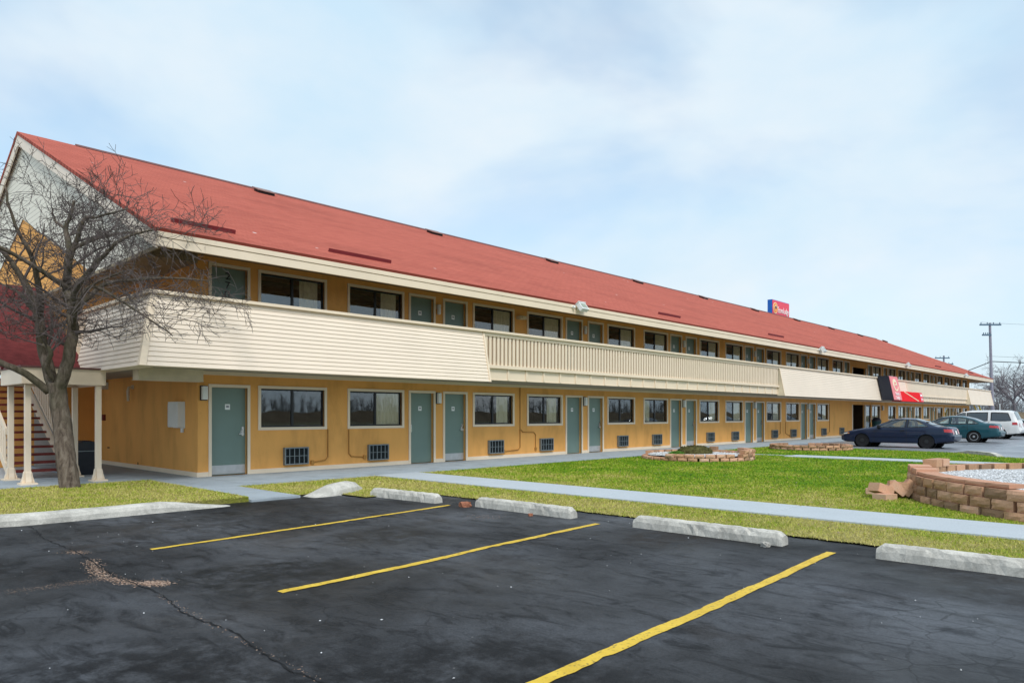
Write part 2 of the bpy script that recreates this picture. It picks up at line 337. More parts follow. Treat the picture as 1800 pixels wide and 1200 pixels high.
# ------------------------------------------------------------------ mesh builder
class MB:
    def __init__(s): s.v = []; s.f = []; s.m = []; s.t = []
    def add(s, vs, fs, mi=0, tint=.5):
        o = len(s.v); s.v += [tuple(v) for v in vs]; s.t += [tint]*len(vs)
        for f in fs: s.f.append(tuple(i+o for i in f)); s.m.append(mi)
    def box(s, x0, x1, y0, y1, z0, z1, mi=0, tint=.5):
        s.add([(x0,y0,z0),(x1,y0,z0),(x1,y1,z0),(x0,y1,z0),(x0,y0,z1),(x1,y0,z1),(x1,y1,z1),(x0,y1,z1)],
              [(0,3,2,1),(4,5,6,7),(0,1,5,4),(1,2,6,5),(2,3,7,6),(3,0,4,7)], mi, tint)
    def hexa(s, p, mi=0, tint=.5):   # 8 points, bottom loop then top loop
        s.add(p, [(0,3,2,1),(4,5,6,7),(0,1,5,4),(1,2,6,5),(2,3,7,6),(3,0,4,7)], mi, tint)
    def quad(s, a, b, c, d, mi=0, tint=.5): s.add([a,b,c,d], [(0,1,2,3)], mi, tint)
    def poly(s, pts, mi=0): s.add(pts, [tuple(range(len(pts)))], mi)
    def prism(s, pts, axis, a, b, mi=0):
        """closed 2-D outline pushed along an axis from a to b"""
        def P(p, k):
            return {'x': (k, p[0], p[1]), 'y': (p[0], k, p[1]), 'z': (p[0], p[1], k)}[axis]
        n = len(pts); vs = [P(p, a) for p in pts]+[P(p, b) for p in pts]
        fs = [tuple(range(n-1, -1, -1)), tuple(range(n, 2*n))]+[(i, (i+1) % n, n+(i+1) % n, n+i) for i in range(n)]
        s.add(vs, fs, mi)
    def tube(s, pts, radii, sides=6, mi=0, cap=True, tint=.5):
        pts = [Vector(p) for p in pts]; n = len(pts)
        if not hasattr(radii, '__len__'): radii = [radii]*n
        ref = None; vs = []
        for i in range(n):
            d = (pts[min(i+1, n-1)]-pts[max(i-1, 0)])
            if d.length < 1e-9: d = Vector((0, 0, 1))
            d.normalize()
            if ref is None:
                ref = Vector((0, 0, 1)).cross(d) if abs(d.z) < .9 else Vector((1, 0, 0)).cross(d)
            ref = (ref-d*ref.dot(d))
            if ref.length < 1e-6: ref = d.orthogonal()
            ref.normalize(); q = d.cross(ref)
            for k in range(sides):
                a = 2*PI*k/sides; vs.append(pts[i]+(ref*math.cos(a)+q*math.sin(a))*radii[i])
        fs = []
        for i in range(n-1):
            for k in range(sides):
                k2 = (k+1) % sides
                fs.append((i*sides+k, i*sides+k2, (i+1)*sides+k2, (i+1)*sides+k))
        if cap: fs += [tuple(range(sides-1, -1, -1)), tuple((n-1)*sides+k for k in range(sides))]
        s.add(vs, fs, mi, tint)
    def lathe(s, prof, axis='z', c=(0,0,0), n=24, mi=0, cap=True):
        """revolve (r, h) about an axis"""
        vs = []
        for r, h in prof:
            for k in range(n):
                a = 2*PI*k/n; u, w = r*math.cos(a), r*math.sin(a)
                p = {'z': (u, w, h), 'y': (u, h, w), 'x': (h, u, w)}[axis]
                vs.append((p[0]+c[0], p[1]+c[1], p[2]+c[2]))
        fs = []
        for i in range(len(prof)-1):
            for k in range(n):
                k2 = (k+1) % n; fs.append((i*n+k, i*n+k2, (i+1)*n+k2, (i+1)*n+k))
        if cap: fs.append(tuple(range(n))); fs.append(tuple((len(prof)-1)*n+k for k in range(n)))
        s.add(vs, fs, mi)
    def mesh(s, name, mats, smooth=False, tint=False, recalc=True):
        me = bpy.data.meshes.new(name); me.from_pydata(s.v, [], s.f)
        for m in (mats if isinstance(mats, (list, tuple)) else [mats]): me.materials.append(m)
        me.polygons.foreach_set('material_index', s.m)
        if smooth: me.polygons.foreach_set('use_smooth', [True]*len(s.f))
        if tint:
            a = me.attributes.new('tint', 'FLOAT', 'POINT'); a.data.foreach_set('value', s.t)
        if recalc:
            bm = bmesh.new(); bm.from_mesh(me); bmesh.ops.recalc_face_normals(bm, faces=bm.faces); bm.to_mesh(me); bm.free()
        me.update(); return me
    def build(s, name, mats, parent=None, smooth=False, loc=(0,0,0), rot=(0,0,0), bevel=0, **k):
        o = put(name, s.mesh(name, mats, smooth, **k), parent, loc, rot)
        if bevel:
            b = o.modifiers.new('bevel', 'BEVEL'); b.width = bevel; b.segments = 2; b.limit_method = 'ANGLE'
        return o
def put(name, me, parent=None, loc=(0,0,0), rot=(0,0,0)):
    o = bpy.data.objects.new(name, me); COL.objects.link(o); o.location = loc; o.rotation_euler = rot
    if parent: o.parent = parent
    return o
def tag(o, label=None, cat=None, group=None, kind=None):
    if label: o['label'] = label
    if cat: o['category'] = cat
    if group: o['group'] = group
    if kind: o['kind'] = kind
    return o
def thing(name, label, cat, loc=(0,0,0), rotz=0, group=None):
    o = bpy.data.objects.new(name, None); COL.objects.link(o); o.location = loc; o.rotation_euler = (0, 0, rotz)
    o.empty_display_size = .2
    return tag(o, label, cat, group)
def text_mesh(name, txt, size, mat, depth=.01, align='CENTER', sx=1.0, line=1.0):
    cu = bpy.data.curves.new(name, 'FONT'); cu.body = txt; cu.size = size; cu.extrude = depth
    cu.align_x = align; cu.align_y = 'CENTER'; cu.space_line = line
    o = bpy.data.objects.new(name+'_src', cu); COL.objects.link(o)
    dg = bpy.context.evaluated_depsgraph_get(); me = bpy.data.meshes.new_from_object(o.evaluated_get(dg))
    bpy.data.objects.remove(o); me.name = name
    for v in me.vertices: v.co.x *= sx
    me.materials.clear(); me.materials.append(mat); return me

# ------------------------------------------------------------------ camera
CAM = (-6.82, -16.33, 1.41); FW = (.7245, .6893); RT = (.6893, -.7245)
cd = bpy.data.cameras.new('camera'); cam = bpy.data.objects.new('camera', cd); COL.objects.link(cam)
cam.location = CAM; cam.rotation_euler = (PI/2, 0, math.atan2(-FW[0], FW[1]))
cd.sensor_width = 36; cd.lens = 36*1255/1800; cd.shift_y = 129/1800; cd.clip_end = 4000; cd.clip_start = .05
S.camera = cam
def at(px, dep, z=0.0):
    """world point at a given depth (m) along a photo column"""
    lat = (px-900)/1255*dep
    return (CAM[0]+FW[0]*dep+RT[0]*lat, CAM[1]+FW[1]*dep+RT[1]*lat, z)

# ------------------------------------------------------------------ world + sun
w = bpy.data.worlds.new('World'); S.world = w; w.use_nodes = True; nt = w.node_tree
bg = nt.nodes['Background']; out = nt.nodes['World Output']
SEL, SAZ = math.radians(51), math.atan2(-.42, -.80)
sky = N(nt, 'ShaderNodeTexSky', sky_type='NISHITA'); sky.sun_disc = False
sky.sun_elevation = SEL; sky.sun_rotation = SAZ % (2*PI); sky.air_density = 1.0; sky.dust_density = 1.5
tc = N(nt, 'ShaderNodeTexCoord')
mp = N(nt, 'ShaderNodeMapping'); mp.inputs['Scale'].default_value = (1, 1, 1.9); mp.inputs['Location'].default_value = (.35, .9, .22)
L(nt, tc.outputs['Generated'], mp.inputs[0])
c1 = noise(nt, mp.outputs[0], 1.9, 5, .5, .35)
cf = N(nt, 'ShaderNodeMapRange'); cf.inputs[1].default_value = .40; cf.inputs[2].default_value = .60
cf.inputs[3].default_value = .58; cf.inputs[4].default_value = .96; cf.interpolation_type = 'SMOOTHSTEP'
L(nt, c1, cf.inputs[0])
sep = N(nt, 'ShaderNodeSeparateXYZ'); L(nt, tc.outputs['Generated'], sep.inputs[0])
hz = N(nt, 'ShaderNodeMapRange'); hz.inputs[1].default_value = .0; hz.inputs[2].default_value = .22
hz.inputs[3].default_value = .35; hz.inputs[4].default_value = 0; L(nt, sep.outputs['Z'], hz.inputs[0])
fac = math_(nt, 'ADD', cf.outputs[0], hz.outputs[0], True)
cloud = ramp(nt, noise(nt, mp.outputs[0], 3.2, 5, .55), [(.3, (3.9, 5.1, 6.0)), (.7, (5.15, 5.65, 6.0))])
skyc = mixc(nt, fac, mixc(nt, 1.0, sky.outputs[0], (1.0, 1.25, 1.3, 1), 'MULTIPLY'), cloud)
L(nt, skyc, bg.inputs['Color']); bg.inputs['Strength'].default_value = .1
sl = bpy.data.lights.new('sun', 'SUN'); so = bpy.data.objects.new('sun', sl); COL.objects.link(so)
sl.energy = 1.5; sl.angle = math.radians(18); sl.color = (1, .97, .92)
sd = Vector((math.cos(SEL)*math.sin(SAZ), math.cos(SEL)*math.cos(SAZ), math.sin(SEL)))
so.rotation_euler = sd.to_track_quat('Z', 'Y').to_euler(); so.location = (0, -30, 40)
S.view_settings.view_transform = 'Standard'; S.view_settings.look = 'None'
S.view_settings.exposure = .72; S.view_settings.gamma = 1
S.cycles.max_bounces = 8; S.cycles.transparent_max_bounces = 16

# ------------------------------------------------------------------ ground
def sheet(name, pts, z, mat, thick=0, kind='structure'):
    b = MB()
    if thick: b.prism(pts, 'z', z-thick, z)
    else: b.poly([(x, y, z) for x, y in pts])
    o = b.build(name, mat); tag(o, kind=kind); return o
sheet('ground', [(-1500,-1500),(1500,-1500),(1500,1500),(-1500,1500)], -.12, M['farground'])
sheet('parking_lot', [(-45,-60),(1.62,-60),(1.62,-5.95),(.45,-5.9),(.3,-4.6),(-4.3,-4.6),(-4.9,-3.4),(-5.0,6),(-45,6)], -.04, M['asphalt'])
sheet('driveway', [(21.5,-70),(160,-70),(160,30),(79,30),(79,-2.2),(25.9,-2.2),(25.6,-4.5),(24.4,-9.9),(22.6,-11.4),(21.5,-13)], -.05, M['drive'])
sheet('lawn', [(1.62+.035*math.sin(i*1.7)+random.uniform(-.03, .03), -5.95-i*.12) for i in range(285)]+[(21.6,-40),(21.6,-12.6),(22.7,-11.2),(24.4,-9.9),(25.6,-4.5),(26,-2.35),(-.3,-2.35),(-.3,-4.75),(.4,-4.75),(.45,-5.9)], -.022, M['grass'])
sheet('grass_island', [(-4.75,-4.9),(-1.2,-4.9),(-1.2,-.45),(-4.6,-.45),(-4.95,-1.6),(-5.0,-4.3)], .045, M['grass'], .1)
sheet('walkway', [(-4.8,-.45),(-1.2,-.45),(-1.2,-5.0),(-.3,-5.0),(-.3,-2.45),(26.1,-2.45),(26.1,-2.2),(79.5,-2.2),(79.5,.05),(0,.05),(0,7.3),(-1.75,7.3),(-1.75,2.3),(-4.8,2.3)], 0.0, M['walk'], .1)
# sidewalk made of slabs with open joints
b = MB(); y = -2.46
while y > -34:
    y2 = y-3.16; b.box(3.12, 4.33, y2+.022, y, -.1, .004); y = y2
tag(b.build('sidewalk', M['sidewalk'], bevel=.01), kind='structure')
b = MB(); b.box(17.35, 18.45, -12.6, -6.2, -.1, .002); b.box(17.9, 18.1, -6.19, -3.3, -.1, -.004)
tag(b.build('crossing_path', M['sidewalk']), kind='structure')
sheet('gravel_yard', [(-30,2.3),(-4.8,2.3),(-4.801,2.31),(-1.75,2.31),(-1.75,40),(-30,40)], -.03, M['gravelbed'])

# kerb of the grass island: a swept rounded section that ramps down at its right end
def sweep(name, path, prof, mat, scale=None, parent=None):
    b = MB(); n = len(path); k = len(prof); vs = []
    for i, p in enumerate(path):
        a = Vector(path[max(i-1, 0)]); c = Vector(path[min(i+1, n-1)]); d = (c-a).normalized(); nr = Vector((d.y, -d.x))
        sc = scale[i] if scale else 1
        for (u, h) in prof:
            jit = random.uniform(-.006, .006)
            vs.append((p[0]+nr.x*(u+jit), p[1]+nr.y*(u+jit), -.06+(h+.06)*sc+jit*.6*sc))
    fs = [(i*k+j, i*k+j+1, (i+1)*k+j+1, (i+1)*k+j) for i in range(n-1) for j in range(k-1)]
    fs += [tuple(range(k)), tuple((n-1)*k+j for j in range(k))]
    b.add(vs, fs); o = b.build(name, mat, parent, smooth=False); return o
path = []
for i in range(9): path.append((-5.12, 3-i*.78))
for i in range(8):
    a = PI+PI/2*(i+1)/8; path.append((-4.3+.82*math.cos(a), -4.3+.82*math.sin(a)))
for i in range(12): path.append((-4.1+i*.235, -5.12))
sc = [1]*(len(path)-5)+[.85, .62, .4, .2, .03]
prof = [(.16,-.06),(.15,.03),(.125,.075),(.07,.10),(-.04,.105),(-.10,.098),(-.11,-.06)]
tag(sweep('kerb', path, prof, M['conc'], sc), kind='structure')
path = [(-.2,-4.98),(0,-4.98),(.2,-4.97),(.4,-4.93),(.6,-4.86),(.8,-4.74),(.95,-4.6),(1.1,-4.45)]
sc = [.03,.35,.7,.95,1,1,.9,.5]
tag(sweep('kerb_ramp', path, [(.26,-.06),(.22,.06),(.12,.14),(-.02,.165),(-.14,.14),(-.2,.05),(-.22,-.06)], M['conc'], sc), kind='structure')
path = [(22.3,-11.6),(22.7,-11.35),(23.1,-11.1),(23.6,-10.8),(24.1,-10.4),(24.5,-9.9)]
tag(sweep('drive_kerb', path, prof, M['conc'], [.5,1,1,1,.9,.4]), kind='structure')

# painted stall lines with wavering, worn edges
def line(pts, wid, seed):
    rnd = random.Random(seed); b = MB(); vs = []; n = 60
    for i in range(n+1):
        t = i/n*(len(pts)-1); k = min(int(t), len(pts)-2); u = t-k
        x = pts[k][0]*(1-u)+pts[k+1][0]*u; y = pts[k][1]*(1-u)+pts[k+1][1]*u
        y += .005*math.sin(i*.33+seed)
        w1 = wid/2+rnd.uniform(-.008, .006)-(.02 if rnd.random() < .06 else 0); w2 = wid/2+rnd.uniform(-.008, .006)
        vs += [(x, y-w1, -.035), (x, y+w2, -.035)]
    b.add(vs, [(2*i, 2*i+2, 2*i+3, 2*i+1) for i in range(n)])
    return tag(b.build('parking_line', M['ypaint']), kind='structure')
line([(-3.93,-8.22),(-1.5,-7.98),(.80,-7.70)], .09, 1)
line([(-3.90,-10.93),(-2.6,-10.88),(-1.2,-10.74),(.86,-10.60)], .094, 2)
line([(-3.98,-13.77),(-1.6,-13.70),(.96,-13.58)], .096, 3)

# the long seam crack, and grit lying in it
def crack(pts, wid, seed):
    rnd = random.Random(seed); b = MB(); vs = []; n = 150
    for i in range(n+1):
        t = i/n*(len(pts)-1); k = min(int(t), len(pts)-2); u = t-k
        x = pts[k][0]*(1-u)+pts[k+1][0]*u; y = pts[k][1]*(1-u)+pts[k+1][1]*u
        x += rnd.uniform(-.014, .014)+.03*math.sin(i*.21+seed); w1 = wid*rnd.uniform(.2, 1.1)
        vs += [(x-w1, y, -.0355), (x+w1, y, -.0355)]
    b.add(vs, [(2*i, 2*i+2, 2*i+3, 2*i+1) for i in range(n)])
    tag(b.build('asphalt_crack', M['black']), kind='structure')
crack([(-4.45,-5.4),(-4.55,-7.6),(-4.62,-10.2),(-4.68,-11.6),(-4.74,-13.2),(-4.76,-16.5)], .009, 1)
crack([(-4.7,-12.0),(-4.2,-12.25),(-3.7,-12.2)], .005, 4)
crack([(-4.73,-13.0),(-4.2,-13.9),(-3.9,-14.3)], .006, 5)
crack([(2.0,-13.6),(1.45,-13.2),(1.0,-12.9),(-.8,-12.5)], .004, 6)

def stones(name, spots, mat, seed, kind='stuff', flat=.8):
    """many small tumbled stones: (x, y, z, r) list"""
    rnd = random.Random(seed); V = []; F = []; T = []
    base = [(1,0,0),(-1,0,0),(0,1,0),(0,-1,0),(0,0,1),(0,0,-1)]
    fc = [(0,2,4),(2,1,4),(1,3,4),(3,0,4),(2,0,5),(1,2,5),(3,1,5),(0,3,5)]
    for (x, y, z, r) in spots:
        o = len(V); R = Matrix.Rotation(rnd.uniform(0, 6.3), 3, 'Z') @ Matrix.Rotation(rnd.uniform(0, 6.3), 3, 'X')
        s = (rnd.uniform(.7, 1.4), rnd.uniform(.6, 1), rnd.uniform(.5, .8))
        for q in base:
            p = R @ Vector((q[0]*s[0]*r, q[1]*s[1]*r, q[2]*s[2]*r)); V.append((x+p.x, y+p.y, z+p.z*flat+r*.3*flat))
        t = rnd.random(); T += [t]*6; F += [tuple(i+o for i in f) for f in fc]
    me = bpy.data.meshes.new(name); me.from_pydata(V, [], F); me.materials.append(mat)
    a = me.attributes.new('tint', 'FLOAT', 'POINT'); a.data.foreach_set('value', T); me.update()
    o = put(name, me); tag(o, kind=kind); return o
rnd = random.Random(3); sp = []
def along(pts, n, spread, r0, r1):
    for _ in range(n):
        t = rnd.random()*(len(pts)-1); k = min(int(t), len(pts)-2); u = t-k
        x = pts[k][0]*(1-u)+pts[k+1][0]*u+rnd.gauss(0, spread); y = pts[k][1]*(1-u)+pts[k+1][1]*u+rnd.gauss(0, spread)
        sp.append((x, y, -.039, rnd.uniform(r0, r1)))
along([(-4.55,-8.35),(-4.68,-8.9),(-4.70,-9.35),(-4.62,-9.7),(-4.47,-9.98)], 1100, .04, .004, .011)
along([(-4.50,-9.75),(-4.42,-9.95)], 420, .045, .004, .010)
along([(-4.55,-7.70),(-4.50,-7.95)], 160, .045, .004, .010)
along([(-4.7,-9.35),(-5.0,-9.35),(-5.45,-9.3)], 520, .06, .002, .005)
along([(-4.62,-10.3),(-4.68,-11.6),(-4.74,-13.2)], 160, .018, .003, .008)
along([(.15,-8.9),(.35,-9.1)], 120, .12, .003, .009)
tag(stones('gravel_spill', sp, M['tangrit'], 3, flat=.3), 'tan grit spilled along the seam crack of the dark parking lot', 'gravel')
rnd = random.Random(5)
sp = [(rnd.uniform(-7, 1.4), rnd.uniform(-15.5, -5.3), -.039, rnd.choice([.004, .005, .006, .007, .009])) for _ in range(110)]
tag(stones('litter_grit', sp, M['pebble'], 5), 'white specks of grit scattered over the dark parking lot', 'grit')

# ------------------------------------------------------------------ grass blades
def in_poly(x, y, P):
    c = np.zeros(len(x), bool); n = len(P); j = n-1
    for i in range(n):
        xi, yi = P[i]; xj, yj = P[j]
        c ^= ((yi > y) != (yj > y)) & (x < (xj-xi)*(y-yi)/((yj-yi) or 1e-9)+xi); j = i
    return c
def blades(polys, seed, holes, name, label):
    rg = np.random.default_rng(seed); XS = []; YS = []; ZS = []
    for P, z, base in polys:
        xs = [p[0] for p in P]; ys = [p[1] for p in P]; area = (max(xs)-min(xs))*(max(ys)-min(ys))
        n = int(area*base); x = rg.uniform(min(xs), max(xs), n); y = rg.uniform(min(ys), max(ys), n)
        dep = (x-CAM[0])*FW[0]+(y-CAM[1])*FW[1]; lat = (x-CAM[0])*RT[0]+(y-CAM[1])*RT[1]
        keep = in_poly(x, y, P) & (dep > 3) & (np.abs(lat/np.maximum(dep, .1)) < .85) & (rg.random(n) < np.clip((12.5/np.maximum(dep, 1))**2, .05, 1))
        for (cx, cy, r) in holes: keep &= (x-cx)**2+(y-cy)**2 > r*r
        for (a, b_, c, d) in ((3.1, 4.35, -60, -2.4), (17.3, 18.5, -13, -6.15)): keep &= ~((x > a-.015) & (x < b_+.015) & (y > c) & (y < d))
        XS.append(x[keep]); YS.append(y[keep]); ZS.append(np.full(keep.sum(), z))
    x = np.concatenate(XS); y = np.concatenate(YS); z = np.concatenate(ZS); n = len(x)
    dep = (x-CAM[0])*FW[0]+(y-CAM[1])*FW[1]
    h = rg.uniform(.012, .036, n)*np.clip(.8+dep/60, .8, 1.4); wd = rg.uniform(.0035, .006, n)*np.clip(dep/9, 1, 3.5)
    a = rg.uniform(0, 2*PI, n); lx = rg.normal(0, .022, n); ly = rg.normal(0, .022, n)
    V = np.empty((n, 3, 3), np.float32)
    V[:, 0] = np.stack([x-np.cos(a)*wd, y-np.sin(a)*wd, z-.004], 1)
    V[:, 1] = np.stack([x+np.cos(a)*wd, y+np.sin(a)*wd, z-.004], 1)
    V[:, 2] = np.stack([x+lx, y+ly, z+h], 1)
    me = bpy.data.meshes.new(name); me.vertices.add(3*n); me.vertices.foreach_set('co', V.ravel())
    me.loops.add(3*n); me.loops.foreach_set('vertex_index', np.arange(3*n, dtype=np.int32))
    me.polygons.add(n); me.polygons.foreach_set('loop_start', np.arange(0, 3*n, 3, dtype=np.int32))
    try: me.polygons.foreach_set('loop_total', np.full(n, 3, np.int32))
    except Exception: pass
    me.materials.append(M['blade'])
    at_ = me.attributes.new('tint', 'FLOAT', 'POINT'); at_.data.foreach_set('value', np.repeat(rg.random(n), 3).astype(np.float32))
    me.update(calc_edges=True); me.validate()
    tag(put(name, me), label, 'grass', kind='stuff')
LAWN = [(1.58,-24),(21.6,-24),(21.6,-12.6),(22.7,-11.2),(24.4,-9.9),(25.6,-4.5),(26,-2.5),(-.25,-2.5),(-.25,-4.7),(.4,-4.7),(.5,-5.85),(1.58,-5.9)]
PL1 = (14.41,-4.55,1.8); PL2 = (23.5,-4.7,1.6); PL3 = (8.75,-16.85,4.5)
blades([(LAWN, -.022, 1500)], 1, [PL1, PL2, PL3], 'lawn_grass', 'short green lawn grass with straw coloured patches')
blades([([(-4.9,-4.95),(-1.22,-4.95),(-1.22,-.47),(-4.6,-.47),(-4.9,-1.6)], .045, 1500)], 2, [(-2.78,-.98,.2)], 'island_grass', 'short grass growing on the kerbed island under the bare tree')

rnd = random.Random(15); sp = []
while len(sp) < 260:
    x, y = rnd.uniform(1.7, 12), rnd.uniform(-15, -2.7)
    if (x-8.75)**2+(y+16.85)**2 > 22 and not 3.0 < x < 4.4: sp.append((x, y, -.01, rnd.uniform(.008, .02)))
for _ in range(90): sp.append((rnd.uniform(-4.6, -1.3), rnd.uniform(-4.8, -.6), .055, rnd.uniform(.008, .018)))
tag(stones('leaf_litter', sp, M['tangrit'], 15), 'dry brown leaf scraps scattered in the grass', 'leaf litter')
# ------------------------------------------------------------------ motel building
BLD = thing('motel_building', 'long two storey ochre motel with red shingled gable roof and cream balconies', 'motel')
XE = 77.75; DEP = 18.3; ZF = 2.8           # right end wall, depth, storey height
X0, PER = 1.44, 7.11
lowW, lowD, upW, upD, acs, lamps = [], [], [], [], [], []
lowD.append((.24, 'R')); upD.append((.24, 'R'))
for k in range(6):
    x = X0+k*PER
    lowW.append(x); upW.append(x); acs.append(x+.66); upW.append(x+2.52)
    if k < 5:
        lowW.append(x+2.52); acs.append(x+3.16); lowD += [(x+4.58, 'L'), (x+5.88, 'R')]; upD += [(x+4.58, 'L'), (x+5.88, 'R')]; lamps.append(x+5.665)
upD.append((41.6, 'L')); acs.append(40.75); upD.append((46.25, 'R')); upW.append(47.35); upD.append((49.75, 'R'))
lowW.append(47.1); X1 = 50.85
for k in range(4):
    x = X1+k*PER
    for W in (lowW, upW): W += [x, x+2.52]
    acs += [x+.66, x+3.16]
    if k < 3:
        for D in (lowD, upD): D += [(x+4.58, 'L'), (x+5.88, 'R')]
        lamps.append(x+5.665)
WW, WH, DW, DH, CS = 1.89, 1.08, 1.0, 2.12, .07
PAS = (43.2, 45.7)
def wall_mesh(x0, x1, z0, z1, holes, rev=.13):
    b = MB(); xs = sorted({x0, x1}|{h[0] for h in holes}|{h[1] for h in holes}); zs = sorted({z0, z1}|{h[2] for h in holes}|{h[3] for h in holes})
    for i in range(len(xs)-1):
        for j in range(len(zs)-1):
            cx, cz = (xs[i]+xs[i+1])/2, (zs[j]+zs[j+1])/2
            if any(h[0] < cx < h[1] and h[2] < cz < h[3] for h in holes): continue
            b.quad((xs[i],0,zs[j]), (xs[i+1],0,zs[j]), (xs[i+1],0,zs[j+1]), (xs[i],0,zs[j+1]))
    for (a, c, d, e) in holes:
        b.quad((a,0,d),(a,rev,d),(a,rev,e),(a,0,e)); b.quad((c,0,d),(c,0,e),(c,rev,e),(c,rev,d))
        b.quad((a,0,e),(a,rev,e),(c,rev,e),(c,0,e)); b.quad((a,0,d),(c,0,d),(c,rev,d),(a,rev,d))
    return b
def holes_for(Ws, Ds, z):
    return [(x+CS, x+WW-CS, z+1.04+CS, z+1.04+WH-CS) for x in Ws]+[(x+CS, x+DW-CS, z, z+DH-CS) for x, _ in Ds]
b = wall_mesh(0, XE, -.05, 2.42, holes_for(lowW, lowD, 0)+[(PAS[0], PAS[1], -.04, 2.1), (45.86, 46.98, .0, 2.1)])
b.build('wall', M['stucco'], BLD, recalc=False)
b = wall_mesh(0, XE, 2.74, 5.06, holes_for(upW, upD, ZF)+[(PAS[0], 45.9, 2.78, 4.6)])
b.build('wall', M['stucco'], BLD, recalc=False)
# end walls, back wall, utility room wall behind the stairs
b = MB(); b.quad((0,0,-.05),(0,7.2,-.05),(0,7.2,5.06),(0,0,5.06)); b.quad((0,7.2,-.05),(0,DEP,-.05),(0,DEP,5.06),(0,7.2,5.06))
b.build('wall', M['stucco'], BLD)
b = MB(); b.quad((XE,0,-.05),(XE,DEP,-.05),(XE,DEP,5.06),(XE,0,5.06)); b.build('wall', M['stucco'], BLD)
b = MB(); b.quad((0,DEP,-.05),(XE,DEP,-.05),(XE,DEP,4.78),(0,DEP,4.78)); b.build('wall', M['stucco'], BLD)
b = MB(); b.box(-2.55, -.005, 7.2, 7.4, -.02, 2.41); b.build('wall', M['stucco'], BLD)
# plinth trim in cream along the foot of the walls, broken by doors
b = MB(); segs = sorted([(x, x+DW) for x, _ in lowD]+[PAS, (45.86, 46.98)]); x = -.02
for a, c in segs+[(XE, XE)]:
    if a-x > .02: b.box(x, a-.002, -.022, -.001, .0, .105)
    x = c+.002
b.box(-.022, -.001, .0, 7.19, .0, .105)
b.build('base_trim', M['cream'], BLD)
b = MB(); b.box(0, XE, -.035, -.002, 2.33, 2.417); b.build('wall_trim', M['cream'], BLD)
# rooms stay dark behind the glass
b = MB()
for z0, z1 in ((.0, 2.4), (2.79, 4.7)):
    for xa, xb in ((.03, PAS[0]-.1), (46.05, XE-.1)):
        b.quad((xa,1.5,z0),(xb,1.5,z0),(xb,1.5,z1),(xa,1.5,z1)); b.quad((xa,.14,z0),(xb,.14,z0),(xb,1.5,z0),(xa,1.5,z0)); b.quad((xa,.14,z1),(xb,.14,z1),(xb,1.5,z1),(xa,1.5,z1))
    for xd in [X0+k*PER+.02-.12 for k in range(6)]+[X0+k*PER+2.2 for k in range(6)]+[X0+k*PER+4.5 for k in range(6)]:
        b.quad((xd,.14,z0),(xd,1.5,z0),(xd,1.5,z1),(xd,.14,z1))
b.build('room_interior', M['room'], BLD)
b = MB()
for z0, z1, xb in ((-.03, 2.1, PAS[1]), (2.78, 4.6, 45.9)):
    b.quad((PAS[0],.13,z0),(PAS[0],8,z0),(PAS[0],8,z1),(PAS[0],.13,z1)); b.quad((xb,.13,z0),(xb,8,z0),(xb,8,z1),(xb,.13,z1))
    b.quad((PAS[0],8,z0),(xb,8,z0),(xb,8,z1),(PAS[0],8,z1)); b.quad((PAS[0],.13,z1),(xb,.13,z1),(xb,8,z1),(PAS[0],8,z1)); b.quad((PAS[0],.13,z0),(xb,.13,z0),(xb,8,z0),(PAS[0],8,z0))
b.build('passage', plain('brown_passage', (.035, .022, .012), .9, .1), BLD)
for z0, z1, xb in ((0, 2.1, PAS[1]), (2.78, 4.6, 45.9)):
    for xa_, xb_ in ((PAS[0]-.09, PAS[0]+.01), (xb-.01, xb+.14)): b = MB(); b.box(xa_, xb_, -.03, .05, z0, z1); b.build('passage_jamb', M['cream'], BLD)

# window: sash + casing + pane + curtain, shared meshes
def sash_mesh():
    b = MB(); a = CS-.005; y0, y1 = .045, .095; W, H = WW-a, WH-a
    b.box(a, W, y0, y1, a, a+.045); b.box(a, W, y0, y1, H-.045, H); b.box(a, a+.045, y0, y1, a+.045, H-.045); b.box(W-.045, W, y0, y1, a+.045, H-.045)
    b.box(WW*.5-.03, WW*.5+.03, y0+.006, y1, a+.045, H-.045); return b.mesh('window', M['sash'])
def casing_mesh(W, H, bottom=True):
    b = MB(); y0, y1 = -.028, .03; z = CS if bottom else 0
    if bottom: b.box(0, W, y0, y1, 0, CS)
    b.box(0, W, y0, y1, H-CS, H); b.box(0, CS, y0, y1, z, H-CS); b.box(W-CS, W, y0, y1, z, H-CS)
    return b.mesh('window_frame', M['cream'])
def pane_mesh():
    b = MB(); a = CS+.03
    for x0, x1, y in ((a, WW*.5-.02, .074), (WW*.5+.02, WW-a, .066)): b.box(x0, x1, y, y+.006, a, WH-a)
    return b.mesh('pane', M['glass'])
def curtain_mesh(spans, seed):
    rnd = random.Random(seed); b = MB()
    for x0, x1 in spans:
        n = max(8, int((x1-x0)*60)); vs = []; ph = rnd.uniform(0, 6)
        for i in range(n+1):
            x = x0+(x1-x0)*i/n; y =   .125+.018*math.sin(x*52+ph)+.012*math.sin(x*23+ph*2); vs += [(x, y, .05), (x+rnd.uniform(-.003, .003), y, WH-.03)]
        b.add(vs, [(2*i, 2*i+2, 2*i+3, 2*i+1) for i in range(n)])
    return b.mesh('curtain', M['curtain'], smooth=True, recalc=False)
mS, mC, mP = sash_mesh(), casing_mesh(WW, WH), pane_mesh()
CU = {'r': curtain_mesh([(WW*.52, WW-.1)], 1), 'rn': curtain_mesh([(WW*.62, WW-.2)], 2), 'b': curtain_mesh([(.1, .5), (WW*.55, WW-.1)], 3),
      'full': curtain_mesh([(.1, WW-.1)], 4), 'l': curtain_mesh([(.1, .62)], 5), '': None}
